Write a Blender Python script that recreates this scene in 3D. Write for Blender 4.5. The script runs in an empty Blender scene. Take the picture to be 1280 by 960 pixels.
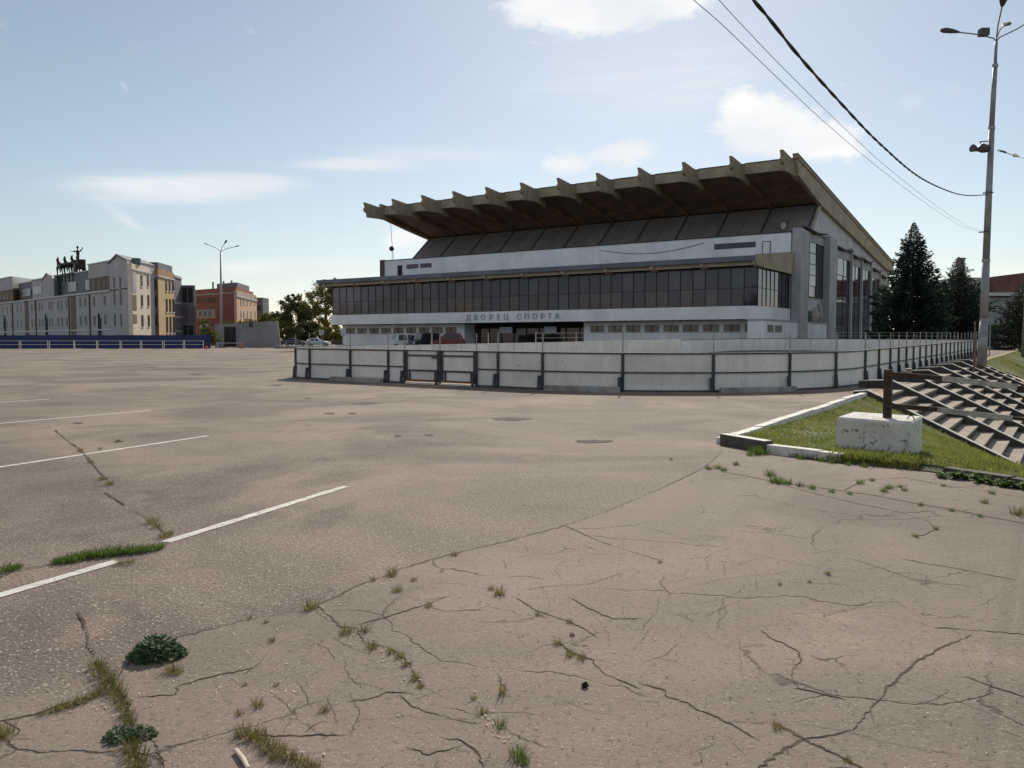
import bpy, math, random
from mathutils import Vector, Matrix
R = math.radians
rnd = random.Random(7)
scn = bpy.context.scene
COL = scn.collection

# ------------------------------------------------------------------ camera
F = 1040.0; EYE = 1.65; PITCH = math.atan(56.0 / F)
cam_d = bpy.data.cameras.new('camera'); cam = bpy.data.objects.new('camera', cam_d); COL.objects.link(cam)
cam_d.sensor_width = 36.0; cam_d.lens = 36.0 * F / 1280.0; cam_d.clip_start = 0.05; cam_d.clip_end = 4000
cam.location = (0, 0, EYE); cam.rotation_euler = (math.pi / 2 - PITCH, 0, 0)
scn.camera = cam
scn.render.resolution_x = 1024; scn.render.resolution_y = 768

# ------------------------------------------------------------------ light
SUN_AZ = R(10.0); SUN_EL = R(34.0)
sun_d = bpy.data.lights.new('sun', 'SUN'); sun = bpy.data.objects.new('sun', sun_d); COL.objects.link(sun)
sun_d.energy = 3.4; sun_d.angle = R(0.53); sun_d.color = (1.0, 0.90, 0.755)
sdir = Vector((math.sin(SUN_AZ) * math.cos(SUN_EL), math.cos(SUN_AZ) * math.cos(SUN_EL), math.sin(SUN_EL)))
sun.rotation_euler = sdir.to_track_quat('Z', 'Y').to_euler()
sun.location = (0, 0, 60)
scn.view_settings.view_transform = 'Standard'
scn.view_settings.look = 'None'; scn.view_settings.gamma = 1.0
scn.view_settings.use_curve_mapping = False
scn.view_settings.exposure = 0.45


def ray(px, py):
    u = (px - 640) / F; v = -(py - 480) / F
    return Vector((u, math.cos(PITCH) + v * math.sin(PITCH), -math.sin(PITCH) + v * math.cos(PITCH)))


def G(px, py, z=0.0):                       # pixel -> point on a level plane
    r = ray(px, py); t = (z - EYE) / r.z
    return Vector((r.x * t, r.y * t, z))


def AT(px, py, Y):                          # pixel -> point at depth Y
    r = ray(px, py); t = Y / r.y
    return Vector((r.x * t, Y, EYE + r.z * t))


def PL(px, py, p0, n):                      # pixel -> point on a vertical plane
    r = ray(px, py); c = Vector((0, 0, EYE)); t = (Vector(p0) - c).dot(n) / r.dot(n)
    return c + r * t


def zg(x, y):
    t = min(max((x + 30) / 25, 0), 1); t = t * t * (3 - 2 * t)
    return .009 * min(max(y - 25, 0), 70) * t


# ------------------------------------------------------------------ world
w = bpy.data.worlds.new('World'); scn.world = w; w.use_nodes = True
nt = w.node_tree; nt.nodes.clear()


class NG:
    def __init__(s, nt): s.nt = nt
    def n(s, t, **k):
        o = s.nt.nodes.new(t)
        for a, b in k.items(): setattr(o, a, b)
        return o
    def put(s, sock, v):
        if isinstance(v, bpy.types.NodeSocket): s.nt.links.new(v, sock)
        else: sock.default_value = v
    def m(s, op, a, b=0.0, c=None, clamp=False):
        o = s.n('ShaderNodeMath', operation=op); o.use_clamp = clamp
        s.put(o.inputs[0], a); s.put(o.inputs[1], b)
        if c is not None: s.put(o.inputs[2], c)
        return o.outputs[0]
    def ss(s, x, a, b, lo=0.0, hi=1.0):
        o = s.n('ShaderNodeMapRange', interpolation_type='SMOOTHSTEP')
        s.put(o.inputs[0], x); o.inputs[1].default_value = a; o.inputs[2].default_value = b
        o.inputs[3].default_value = lo; o.inputs[4].default_value = hi
        return o.outputs[0]
    def noise(s, vec, scale, detail=4.0, rough=.55, dist=0.0):
        o = s.n('ShaderNodeTexNoise'); s.put(o.inputs['Vector'], vec)
        o.inputs['Scale'].default_value = scale; o.inputs['Detail'].default_value = detail
        o.inputs['Roughness'].default_value = rough; o.inputs['Distortion'].default_value = dist
        return o.outputs['Fac']
    def mix(s, f, a, b, typ='MIX'):
        o = s.n('ShaderNodeMix', data_type='RGBA', blend_type=typ)
        s.put(o.inputs[0], f); s.put(o.inputs[6], a); s.put(o.inputs[7], b)
        return o.outputs[2]


g = NG(nt)
sky = g.n('ShaderNodeTexSky', sky_type='NISHITA'); sky.sun_disc = False
sky.sun_elevation = SUN_EL; sky.sun_rotation = SUN_AZ
sky.air_density = 1.0; sky.dust_density = 0.35; sky.ozone_density = 1.5; sky.altitude = 100
tc = g.n('ShaderNodeTexCoord'); sp = g.n('ShaderNodeSeparateXYZ'); nt.links.new(tc.outputs['Generated'], sp.inputs[0])
az = g.m('ARCTAN2', sp.outputs[0], sp.outputs[1]); el = g.m('ARCSINE', sp.outputs[2])
cv = g.n('ShaderNodeCombineXYZ'); g.put(cv.inputs[0], az); g.put(cv.inputs[1], g.m('MULTIPLY', el, 1.7))
cvec = cv.outputs[0]


def azel(px, py):
    r = ray(px, py); return math.atan2(r.x, r.y), math.atan2(r.z, math.hypot(r.x, r.y))


def blob(px, py, wx, wy, amp, tilt=0.0):
    a0, e0 = azel(px, py)
    da = g.m('SUBTRACT', az, a0); de = g.m('SUBTRACT', el, e0)
    if tilt: de = g.m('ADD', de, g.m('MULTIPLY', da, tilt))
    qa = g.m('POWER', g.m('ABSOLUTE', g.m('DIVIDE', da, wx / F)), 2.0)
    qe = g.m('POWER', g.m('ABSOLUTE', g.m('DIVIDE', de, wy / F)), 2.0)
    return g.m('MULTIPLY', g.m('EXPONENT', g.m('MULTIPLY', g.m('ADD', qa, qe), -1.0)), amp)


def total(l):
    s_ = l[0]
    for k in l[1:]: s_ = g.m('ADD', s_, k)
    return s_


cum = total([blob(695, 10, 70, 32, 1.0), blob(765, 8, 60, 26, .9), blob(845, -4, 60, 24, .9), blob(938, 140, 46, 34, 1.0), blob(985, 168, 62, 30, .95), blob(1030, 180, 50, 20, .7),
             blob(782, 190, 44, 20, 1.0), blob(705, 207, 34, 16, .95), blob(505, 300, 45, 26, .75), blob(600, -160, 150, 60, .9),
             blob(1150, -260, 160, 60, .9), blob(-250, -60, 160, 50, .8), blob(1600, 100, 130, 50, .85), blob(-500, 210, 150, 40, .8)])
cir = total([blob(215, 236, 130, 20, 1.1, -.05), blob(330, 228, 50, 10, .6, -.05), blob(440, 206, 70, 9, .9, -.03), blob(850, 95, 200, 80, .45), blob(560, 205, 160, 22, .22, -.05), blob(158, 275, 24, 9, .7, .5), blob(300, 335, 60, 12, .6),
             blob(440, 330, 110, 16, .5), blob(520, 190, 130, 12, .4), blob(1140, 128, 22, 12, .45), blob(650, 110, 300, 60, .22), blob(1000, 230, 260, 50, .3)])
nz = g.noise(cvec, 15.0, 6.0, .66, .5); nz2 = g.noise(cvec, 5.0, 3.0, .5)
mp = g.n('ShaderNodeMapping'); nt.links.new(cvec, mp.inputs[0]); mp.inputs[3].default_value = (5, 34, 1)
mp.inputs[2].default_value = (0, 0, R(-4))
nz3 = g.noise(mp.outputs[0], 1.6, 6.0, .65, .6)
# scattered cumulus like that in view, added over the unseen sky to brighten shade
off_v = g.m('SUBTRACT', 1.0, g.m('EXPONENT', g.m('MULTIPLY', g.m('ADD', g.m('POWER', g.m('ABSOLUTE', g.m('DIVIDE', az, .85)), 4.0), g.m('POWER', g.m('ABSOLUTE', g.m('DIVIDE', el, .62)), 4.0)), -1.0)))
scat = g.m('MULTIPLY', g.ss(g.noise(tc.outputs['Generated'], 2.6, 3.0, .5), .46, .62), g.m('MULTIPLY', off_v, .85))
cum = g.m('ADD', cum, scat)
dc = g.ss(g.m('ADD', cum, g.m('MULTIPLY', g.m('SUBTRACT', nz, .5), 2.0)), .30, .92)
dr = g.ss(g.m('MULTIPLY', cir, g.m('ADD', nz3, .45)), .22, 1.0, 0, .62)
dens = g.m('MAXIMUM', g.m('MULTIPLY', dc, .93), dr)
# cloud tops bright, bases a little greyer: thickness from the noise field
ccol = g.mix(g.ss(nz2, .35, .7), (.80, .82, .86, 1), (1.0, .985, .95, 1))
hs = g.n('ShaderNodeHueSaturation'); hs.inputs['Saturation'].default_value = .70; hs.inputs['Hue'].default_value = .490; nt.links.new(sky.outputs[0], hs.inputs['Color'])
bg = g.n('ShaderNodeBackground'); nt.links.new(hs.outputs[0], bg.inputs[0]); bg.inputs[1].default_value = .066
bc = g.n('ShaderNodeBackground'); nt.links.new(ccol, bc.inputs[0]); bc.inputs[1].default_value = .78
mx = g.n('ShaderNodeMixShader'); g.put(mx.inputs[0], dens); nt.links.new(bg.outputs[0], mx.inputs[1]); nt.links.new(bc.outputs[0], mx.inputs[2])
wo = g.n('ShaderNodeOutputWorld'); nt.links.new(mx.outputs[0], wo.inputs[0])

# ------------------------------------------------------------------ materials
MATS = {}


def mat(name, col, rough=.7, var=.15, scale=3.0, bump=0.0, bscale=None, metal=0.0, spec=.4, streak=0.0, rndv=0.0, ior=None, stain=None, trans=0.0):
    m = bpy.data.materials.new(name); m.use_nodes = True; t = m.node_tree; k = NG(t)
    b = t.nodes['Principled BSDF']
    b.inputs['Roughness'].default_value = rough; b.inputs['Metallic'].default_value = metal
    b.inputs['Specular IOR Level'].default_value = spec
    if ior: b.inputs['IOR'].default_value = ior
    if name.startswith('glass_dark'): b.inputs['Specular Tint'].default_value = (.88, .82, .95, 1)
    tcx = k.n('ShaderNodeTexCoord'); v = tcx.outputs['Object']
    c = (*col, 1)
    if var:
        f = k.noise(v, scale, 5, .6)
        lo = tuple(x * (1 - var) for x in col) + (1,); hi = tuple(min(1, x * (1 + var)) for x in col) + (1,)
        c = k.mix(k.ss(f, .3, .7), lo, hi)
    if streak:
        mpn = k.n('ShaderNodeMapping'); t.links.new(v, mpn.inputs[0]); mpn.inputs[3].default_value = (3.0, 3.0, .22)
        f = k.ss(k.noise(mpn.outputs[0], 1.4, 5, .65), .48, .72, 0, streak)
        c = k.mix(f, c, tuple(x * .45 for x in col) + (1,))
    if stain:
        f = k.ss(k.noise(v, stain[1], 6, .7, .5), stain[2], stain[2] + .12)
        c = k.mix(f, c, (*stain[0], 1))
    if rndv:
        oi = k.n('ShaderNodeObjectInfo')
        hv = k.n('ShaderNodeHueSaturation'); k.put(hv.inputs['Color'], c)
        k.put(hv.inputs['Value'], k.m('ADD', k.m('MULTIPLY', oi.outputs['Random'], 2 * rndv), 1 - rndv)); c = hv.outputs[0]
    k.put(b.inputs['Base Color'], c)
    if trans: b.inputs['Subsurface Weight'].default_value = 0
    if bump:
        bn = k.n('ShaderNodeBump'); bn.inputs['Strength'].default_value = bump; bn.inputs['Distance'].default_value = .02
        k.put(bn.inputs['Height'], k.noise(v, bscale or scale * 6, 6, .65)); t.links.new(bn.outputs[0], b.inputs['Normal'])
    MATS[name] = m
    return m


def leafmat(name, c1, c2, tr=.35):
    m = bpy.data.materials.new(name); m.use_nodes = True; t = m.node_tree; k = NG(t)
    b = t.nodes['Principled BSDF']; out = t.nodes['Material Output']
    tcx = k.n('ShaderNodeTexCoord'); v = tcx.outputs['Object']
    c = k.mix(k.ss(k.noise(v, 1.3, 4, .7), .3, .7), (*c1, 1), (*c2, 1))
    k.put(b.inputs['Base Color'], c); b.inputs['Roughness'].default_value = .6; b.inputs['Specular IOR Level'].default_value = .25
    tl = k.n('ShaderNodeBsdfTranslucent'); k.put(tl.inputs[0], c)
    mxs = k.n('ShaderNodeMixShader'); mxs.inputs[0].default_value = tr
    t.links.new(b.outputs[0], mxs.inputs[1]); t.links.new(tl.outputs[0], mxs.inputs[2]); t.links.new(mxs.outputs[0], out.inputs[0])
    MATS[name] = m; return m


def asphalt(name, dark, light, grain, warm, crack=0.0, gs=70.0):
    m = bpy.data.materials.new(name); m.use_nodes = True; t = m.node_tree; k = NG(t)
    b = t.nodes['Principled BSDF']; b.inputs['Roughness'].default_value = .88; b.inputs['Specular IOR Level'].default_value = .25
    geo = k.n('ShaderNodeNewGeometry'); v = geo.outputs['Position']
    big = k.noise(v, .21, 5, .62, .8); mid = k.noise(v, 1.1, 6, .65, .3); fine = k.noise(v, 34, 4, .7); patch = k.noise(v, .40, 6, .62, .8)
    c = k.mix(k.ss(big, .3, .7), (*dark, 1), (*light, 1))
    c = k.mix(k.ss(mid, .42, .75, 0, .55), c, tuple(x * .70 for x in light) + (1,))
    c = k.mix(k.ss(patch, .53, .66, 0, .42), c, tuple(x * .62 for x in dark) + (1,))
    c = k.mix(k.ss(k.noise(v, .7, 5, .6, .6), .58, .74, 0, .5), c, (*warm, 1))
    # aggregate: small stones, some pale and some dark
    vo = k.n('ShaderNodeTexVoronoi'); k.put(vo.inputs['Vector'], v); vo.inputs['Scale'].default_value = gs
    sc = k.n('ShaderNodeSeparateColor'); t.links.new(vo.outputs['Color'], sc.inputs[0])
    stone = k.m('MULTIPLY', k.ss(vo.outputs['Distance'], .25, .45, 1, 0), k.ss(sc.outputs[0], .80, .86))
    c = k.mix(k.m('MULTIPLY', stone, grain), c, (.50, .45, .39, 1))
    pit = k.m('MULTIPLY', k.ss(fine, .36, .46, 1, 0), .55 * (grain + .25))
    c = k.mix(pit, c, (.035, .031, .028, 1))
    h = k.m('ADD', k.m('MULTIPLY', fine, .5), k.m('MULTIPLY', vo.outputs['Distance'], -.5 * grain))
    if crack:
        dv = k.n('ShaderNodeMix', data_type='VECTOR'); 
        nv = k.n('ShaderNodeTexNoise'); k.put(nv.inputs['Vector'], v); nv.inputs['Scale'].default_value = 2.2; nv.inputs['Detail'].default_value = 5
        dv.inputs[0].default_value = .30; k.put(dv.inputs[4], v); k.put(dv.inputs[5], nv.outputs['Color'])
        crs = []
        for sc_, wd_, ms, lo_ in ((1.0, .009, .8, .47), (2.6, .012, 1.3, .53)):
            ve = k.n('ShaderNodeTexVoronoi', feature='DISTANCE_TO_EDGE'); k.put(ve.inputs['Vector'], dv.outputs[1]); ve.inputs['Scale'].default_value = sc_
            crs.append(k.m('MULTIPLY', k.ss(ve.outputs['Distance'], .001, wd_, 1, 0), k.ss(k.noise(v, ms, 3), lo_, lo_ + .10)))
        cr = k.m('MAXIMUM', crs[0], crs[1])
        c = k.mix(k.m('MULTIPLY', cr, crack), c, (.05, .042, .035, 1))
        h = k.m('SUBTRACT', h, k.m('MULTIPLY', cr, 1.5))
    k.put(b.inputs['Base Color'], c)
    bn = k.n('ShaderNodeBump'); bn.inputs['Strength'].default_value = .75 if grain > .5 else .5; bn.inputs['Distance'].default_value = .014
    k.put(bn.inputs['Height'], h); t.links.new(bn.outputs[0], b.inputs['Normal'])
    MATS[name] = m; return m


asphalt('asphalt', (.118, .096, .082), (.300, .238, .197), 1.0, (.35, .262, .212), 0, 58)
asphalt('apron', (.165, .133, .111), (.285, .230, .190), .45, (.37, .275, .212), .62, 75)
mat('white_paint_road', (.62, .60, .56), .85, .12, 6, .25, 40, stain=((.24, .20, .17), 14, .535))
mat('crack_dirt', (.066, .050, .035), .95, .4, 9)
mat('crack_edge', (.175, .142, .112), .95, .35, 14, .5, 60)
mat('pothole', (.075, .068, .055), .95, .4, 8, .3)
mat('white_kerb', (.66, .65, .62), .8, .15, 5, .3, 30, stain=((.30, .27, .23), 4, .56))
mat('dark_kerb', (.085, .078, .072), .85, .3, 6, .4, 30)
mat('old_concrete', (.34, .32, .29), .85, .2, 2, .3, 25, streak=.3)
mat('step_concrete', (.31, .265, .225), .9, .2, 2, .3, 30, rndv=.08)
mat('board_old', (.40, .39, .36), .9, .25, 6, .3, 30, stain=((.14, .12, .10), 7, .55))
mat('riser_dark_shade', (.07, .062, .055), .9, .3, 3, .3, 30)  # dark paint, with the shade of risers and strip sides put into the colour
mat('block_white', (.62, .61, .58), .85, .1, 4, .4, 22, stain=((.13, .115, .10), 9.0, .545))
mat('rust', (.052, .033, .024), .8, .4, 8, .3, 40)
mat('rust_red', (.20, .085, .045), .8, .35, 8, .3, 40)
mat('board_white', (.72, .71, .69), .55, .08, 1.2, .05, 14, streak=.22, rndv=.08, stain=((.33, .33, .34), 7.0, .59))
mat('steel_dark', (.060, .066, .078), .6, .3, 6, .15, metal=.2)
mat('steel_grey', (.30, .30, .31), .55, .2, 5, metal=.35)
mat('steel_pale', (.46, .44, .38), .6, .2, 5, metal=.1)
mat('plank_grey', (.30, .29, .28), .9, .3, 2.5, .4, 20)
mat('wood_old', (.16, .11, .075), .9, .3, 3, .3)
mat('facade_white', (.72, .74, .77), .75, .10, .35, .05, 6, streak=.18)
mat('facade_grey', (.38, .38, .40), .85, .14, .4, .15, 5, streak=.25)
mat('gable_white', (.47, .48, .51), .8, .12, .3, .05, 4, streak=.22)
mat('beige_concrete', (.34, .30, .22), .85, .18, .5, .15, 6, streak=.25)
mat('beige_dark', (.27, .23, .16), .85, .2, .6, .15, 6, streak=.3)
mat('soffit_wood', (.19, .125, .092), .8, .3, .35, .1, 5, streak=.2)
mat('soffit_rust', (.19, .125, .092), .8, .3, .4, .1, 5, streak=.2)
mat('glass_pale', (.26, .29, .32), .3, .1, .5, spec=.6)
mat('brick_sun_tone', (.52, .34, .24), .9, .12, .6)  # paler copy of the red brick, sunlight on the side wall put into the colour
mat('slope_panel', (.205, .19, .185), .75, .15, .4, .05, 5, streak=.35, rndv=.06)
mat('seam_dark', (.075, .068, .065), .8, .2)
mat('roof_metal', (.10, .11, .125), .55, .2, .5, metal=.2)
mat('canopy_roof', (.12, .14, .18), .6, .2, .6, metal=.1)
mat('glass_dark', (.022, .021, .027), .05, 0, spec=.5, ior=1.62)
mat('glass_dark_brown', (.060, .044, .034), .06, .75, .55, spec=.5, ior=1.62)
mat('glass_dark_grey', (.052, .052, .060), .06, .5, .5, spec=.5, ior=1.62)
mat('pane_dull', (.035, .036, .042), .35, .2, .6, spec=.15)
mat('glass_warm', (.13, .12, .11), .12, .3, .6, spec=.5, ior=1.5)
mat('mullion', (.035, .035, .038), .6, .1)
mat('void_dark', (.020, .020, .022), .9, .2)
mat('letter_dark', (.34, .38, .45), .6, .1)
mat('interior', (.10, .085, .07), .9, .3, .5)
mat('fence_blue', (.016, .034, .115), .55, .12, .6, rndv=.10)
mat('barrier_white', (.60, .60, .58), .6, .1)
mat('wall_concrete', (.25, .25, .255), .9, .15, .3, .2, 4, streak=.3)
mat('gate_black', (.02, .02, .022), .7, .2)
mat('house_grey', (.37, .365, .37), .85, .10, .25, .1, 2, streak=.12)
mat('house_trim', (.50, .51, .53), .8, .1, .4)
mat('house_brown', (.15, .115, .09), .85, .2, .4)
mat('house_cream', (.62, .56, .46), .85, .08, .3, streak=.1)
mat('house_tan', (.50, .37, .20), .85, .1, .3)
mat('house_tan_top', (.34, .21, .11), .85, .12, .3)
mat('brick_red', (.26, .10, .072), .9, .18, 1.2, .2, 8)
mat('brick_band', (.36, .30, .26), .85, .1, .5)
mat('house_roof', (.14, .15, .17), .7, .2, .5)
mat('far_red', (.15, .075, .065), .9, .2, .5)
mat('bronze', (.020, .018, .015), .5, .3, 2, metal=.5)
mat('orange_plastic', (.55, .12, .04), .6, .1)
mat('lamp_steel', (.27, .27, .285), .5, .18, 1.5, .1, metal=.35, streak=.2)
mat('lamp_head', (.06, .06, .065), .5, .1)
mat('cable_black', (.015, .015, .016), .7, .1)
mat('cable_grey', (.20, .21, .22), .7, .1)
mat('sign_back', (.22, .23, .25), .6, .15)
mat('sign_white', (.50, .55, .62), .6, .1)
mat('bark', (.085, .068, .052), .95, .3, 3, .5, 14)
mat('tarp', (.33, .31, .28), .8, .3, 2)
mat('tarp_dark', (.03, .05, .045), .8, .3, 2)
mat('car_white', (.62, .63, .64), .3, .03, 1, spec=.6)
mat('car_silver', (.42, .45, .50), .3, .03, 1, metal=.3, spec=.6)
mat('car_dark', (.015, .02, .03), .25, .05, 1, spec=.6)
mat('car_red', (.14, .012, .014), .3, .05, 1, spec=.6)
mat('tyre', (.02, .02, .02), .9, .1)
mat('lamp_red', (.35, .02, .02), .4, 0)
mat('lamp_clear', (.6, .6, .6), .2, 0)
mat('stone_black', (.012, .012, .013), .8, .2)
mat('litter', (.52, .45, .35), .9, .3, 3, rndv=.2)
mat('litter_dark', (.08, .06, .045), .9, .3, 3)
mat('lower_soil', (.10, .11, .05), .95, .3, .4)
mat('soil_grass', (.085, .105, .030), .95, .45, 1.6, .6, 30)
leafmat('grass', (.115, .165, .030), (.25, .25, .07), .5)
leafmat('grass_dry', (.14, .13, .045), (.26, .205, .085), .4)
leafmat('weed_dry', (.075, .105, .025), (.20, .165, .06), .4)
leafmat('weed', (.070, .135, .025), (.13, .20, .045), .45)
leafmat('rosette', (.045, .105, .040), (.10, .17, .07), .35)
leafmat('leaf_dark', (.095, .118, .040), (.16, .17, .06), .55)
leafmat('leaf_yellow', (.135, .145, .032), (.22, .195, .05), .5)
leafmat('needles', (.022, .040, .030), (.042, .062, .042), .2)
leafmat('flower', (.7, .7, .62), (.6, .6, .5), .2)


# ------------------------------------------------------------------ mesh helpers
class MB:
    def __init__(s): s.v = []; s.f = []
    def quad(s, a, b, c, d):
        n = len(s.v); s.v += [tuple(a), tuple(b), tuple(c), tuple(d)]; s.f.append((n, n + 1, n + 2, n + 3)); return s
    def tri(s, a, b, c):
        n = len(s.v); s.v += [tuple(a), tuple(b), tuple(c)]; s.f.append((n, n + 1, n + 2)); return s
    def box(s, x0, x1, y0, y1, z0, z1):
        x0, x1 = min(x0, x1), max(x0, x1); y0, y1 = min(y0, y1), max(y0, y1); z0, z1 = min(z0, z1), max(z0, z1)
        n = len(s.v)
        s.v += [(x, y, z) for z in (z0, z1) for x, y in ((x0, y0), (x1, y0), (x1, y1), (x0, y1))]
        for q in ((0, 3, 2, 1), (4, 5, 6, 7), (0, 1, 5, 4), (1, 2, 6, 5), (2, 3, 7, 6), (3, 0, 4, 7)): s.f.append(tuple(n + i for i in q))
        return s
    def prism(s, poly, a0, a1, ax='x'):     # polygon extruded along an axis; poly in the two remaining coordinates
        def mk(p, a): return {'x': (a, p[0], p[1]), 'y': (p[0], a, p[1]), 'z': (p[0], p[1], a)}[ax]
        n = len(s.v); k = len(poly)
        s.v += [mk(p, a0) for p in poly] + [mk(p, a1) for p in poly]
        s.f.append(tuple(n + i for i in reversed(range(k)))); s.f.append(tuple(n + k + i for i in range(k)))
        for i in range(k):
            j = (i + 1) % k; s.f.append((n + i, n + j, n + k + j, n + k + i))
        return s
    def tube(s, pts, r, n=8, cap=True):
        pts = [Vector(p) for p in pts]; rs = r if isinstance(r, (list, tuple)) else [r] * len(pts)
        base = len(s.v); up = None
        for i, p in enumerate(pts):
            d = (pts[min(i + 1, len(pts) - 1)] - pts[max(i - 1, 0)]).normalized()
            if up is None or abs(up.dot(d)) > .98: up = Vector((0, 0, 1)) if abs(d.z) < .9 else Vector((1, 0, 0))
            a = d.cross(up).normalized(); b = a.cross(d).normalized(); up = b
            for j in range(n):
                t = 2 * math.pi * j / n; q = p + (a * math.cos(t) + b * math.sin(t)) * rs[i]; s.v.append(tuple(q))
        for i in range(len(pts) - 1):
            for j in range(n):
                k = (j + 1) % n; s.f.append((base + i * n + j, base + i * n + k, base + (i + 1) * n + k, base + (i + 1) * n + j))
        if cap:
            s.f.append(tuple(base + j for j in reversed(range(n)))); e = base + (len(pts) - 1) * n; s.f.append(tuple(e + j for j in range(n)))
        return s
    def bar(s, a, b, wx, wz):               # square bar between two points
        a = Vector(a); b = Vector(b); d = (b - a).normalized(); up = Vector((0, 0, 1)) if abs(d.z) < .95 else Vector((1, 0, 0))
        x = d.cross(up).normalized() * wx / 2; z = x.normalized().cross(d).normalized() * wz / 2
        n = len(s.v); s.v += [tuple(p + sx * x + sz * z) for p in (a, b) for sx, sz in ((-1, -1), (1, -1), (1, 1), (-1, 1))]
        for q in ((0, 1, 2, 3), (7, 6, 5, 4), (0, 4, 5, 1), (1, 5, 6, 2), (2, 6, 7, 3), (3, 7, 4, 0)): s.f.append(tuple(n + i for i in q))
        return s
    def loft(s, rings, closed=True, caps=True):
        base = len(s.v); n = len(rings[0])
        for r in rings: s.v += [tuple(p) for p in r]
        for i in range(len(rings) - 1):
            for j in range(n if closed else n - 1):
                k = (j + 1) % n; s.f.append((base + i * n + j, base + i * n + k, base + (i + 1) * n + k, base + (i + 1) * n + j))
        if caps:
            s.f.append(tuple(base + j for j in reversed(range(n)))); e = base + (len(rings) - 1) * n; s.f.append(tuple(e + j for j in range(n)))
        return s
    def ball(s, c, rx, ry, rz, n=10, m=7):
        rings = []
        for i in range(m + 1):
            t = math.pi * (i + .001) / (m + .002); rings.append([(c[0] + rx * math.sin(t) * math.cos(2 * math.pi * j / n), c[1] + ry * math.sin(t) * math.sin(2 * math.pi * j / n), c[2] - rz * math.cos(t)) for j in range(n)])
        return s.loft(rings)
    def mesh(s, name, smooth=False):
        me = bpy.data.meshes.new(name); me.from_pydata(s.v, [], s.f); me.update()
        if smooth:
            for p in me.polygons: p.use_smooth = True
        return me
    def build(s, name, m, parent=None, smooth=False, kind=None, label=None):
        me = s.mesh(name, smooth); return link(name, me, m, parent, kind, label)


def link(name, me, m, parent=None, kind=None, label=None):
    if not me.materials: me.materials.append(MATS[m] if isinstance(m, str) else m)
    o = bpy.data.objects.new(name, me); COL.objects.link(o); o.parent = parent
    if kind: o['kind'] = kind
    if label: o['label'] = label
    return o


def thing(name, label, cat, loc=(0, 0, 0), rz=0.0, group=None, kind=None):
    o = bpy.data.objects.new(name, None); COL.objects.link(o); o.location = loc; o.rotation_euler = (0, 0, rz)
    o.empty_display_size = .2
    return tag(o, label, cat, group, kind)


def tag(o, label=None, cat=None, group=None, kind=None):
    if label: o['label'] = label
    if cat: o['category'] = cat
    if group: o['group'] = group
    if kind: o['kind'] = kind
    return o


def copy_tree(o, parent=None):
    c = o.copy(); COL.objects.link(c); c.parent = parent
    for ch in list(o.children): copy_tree(ch, c)
    return c


# site frame: x' = D (along the sports hall's front), y' = E (straight back from it)
TH = .59578
DV = Vector((math.cos(TH), -math.sin(TH), 0)); EV = Vector((math.sin(TH), math.cos(TH), 0)); SROT = -TH


def S(d, e, z=0.0): return DV * d + EV * e + Vector((0, 0, z))
def toS(p): return p.dot(DV), p.dot(EV)


EDGE_D = -5.05                               # right-hand edge of the plaza
KERB = [toS(G(*p)) for p in ((905, 556), (965, 567), (1045, 577), (1160, 588), (1290, 608))]
KC = KERB[0]                                 # corner of the kerb
KERB = [(EDGE_D, KERB[0][1]), KERB[0]] + KERB[1:] + [(3.0, 9.6), (8.0, 8.2), (60.0, 6.0)]


def kerb_d(e): return KC[0] + (EDGE_D - KC[0]) * min(max((e - KC[1]) / (25.9 - KC[1]), 0), 1)


def kerb_e(d):
    for (d0, e0), (d1, e1) in zip(KERB, KERB[1:]):
        if d <= d1: return e0 + (e1 - e0) * (d - d0) / (d1 - d0)
    return KERB[-1][1]


# ------------------------------------------------------------------ ground
def sheet(rows):                             # rows of world points -> grid mesh
    b = MB(); n = len(rows[0])
    for r in rows: b.v += [tuple(p) for p in r]
    for i in range(len(rows) - 1):
        for j in range(n - 1): b.f.append((i * n + j, i * n + j + 1, (i + 1) * n + j + 1, (i + 1) * n + j))
    return b


ds = [-900, -500, -300, -200] + [-160 + 5 * i for i in range(31)] + [EDGE_D]
es = [-120, -60, -20, 0, 10] + [20 + 5 * i for i in range(40)] + [260, 340, 500, 900]
rows = []
for e in es:
    r = []
    for d in ds:
        p = S(d, e); p.z = zg(p.x, p.y); r.append(p)
    rows.append(r)
gb = sheet(rows)
dd = [EDGE_D] + [k[0] for k in KERB[1:]]
rows = []
for e in (-120, -30, 0):
    rows.append([S(d, e) for d in dd])
rows.append([S(d, kerb_e(d)) for d in dd])
g2 = sheet(rows)
g2.tri(S(EDGE_D, KC[1]), S(KC[0] + .05, KC[1]), S(EDGE_D, 25.9))
n0 = len(gb.v); gb.v += g2.v; gb.f += [tuple(i + n0 for i in f) for f in g2.f]
plaza = gb.build('plaza', 'asphalt', kind='structure')
plaza['label'] = 'wide worn asphalt square with faded parking lines'

# lower ground beyond the bank
lg = sheet([[S(d, e, -4.4) for d in (2.5, 60, 400, 900)] for e in (-120, 0, 100, 300, 900)])
lg.build('lower_ground', 'lower_soil', kind='structure')['label'] = 'lower ground at the foot of the bank'

ST_E0, ST_E1 = 25.9, 57.4                    # staircase extent along the plaza edge
SLOPE = .485


def bank_z(d, e):
    ke = kerb_e(d); t = min(max((e - ke) / (ST_E0 - ke), 0), 1)
    p = S(d, e); zs = zg(p.x, p.y) - SLOPE * max(0, d - EDGE_D)
    z0 = .075 if e > ke + .1 else .012
    return z0 + (max(zs, -4.45) + .03 - z0) * t ** 1.25


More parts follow.
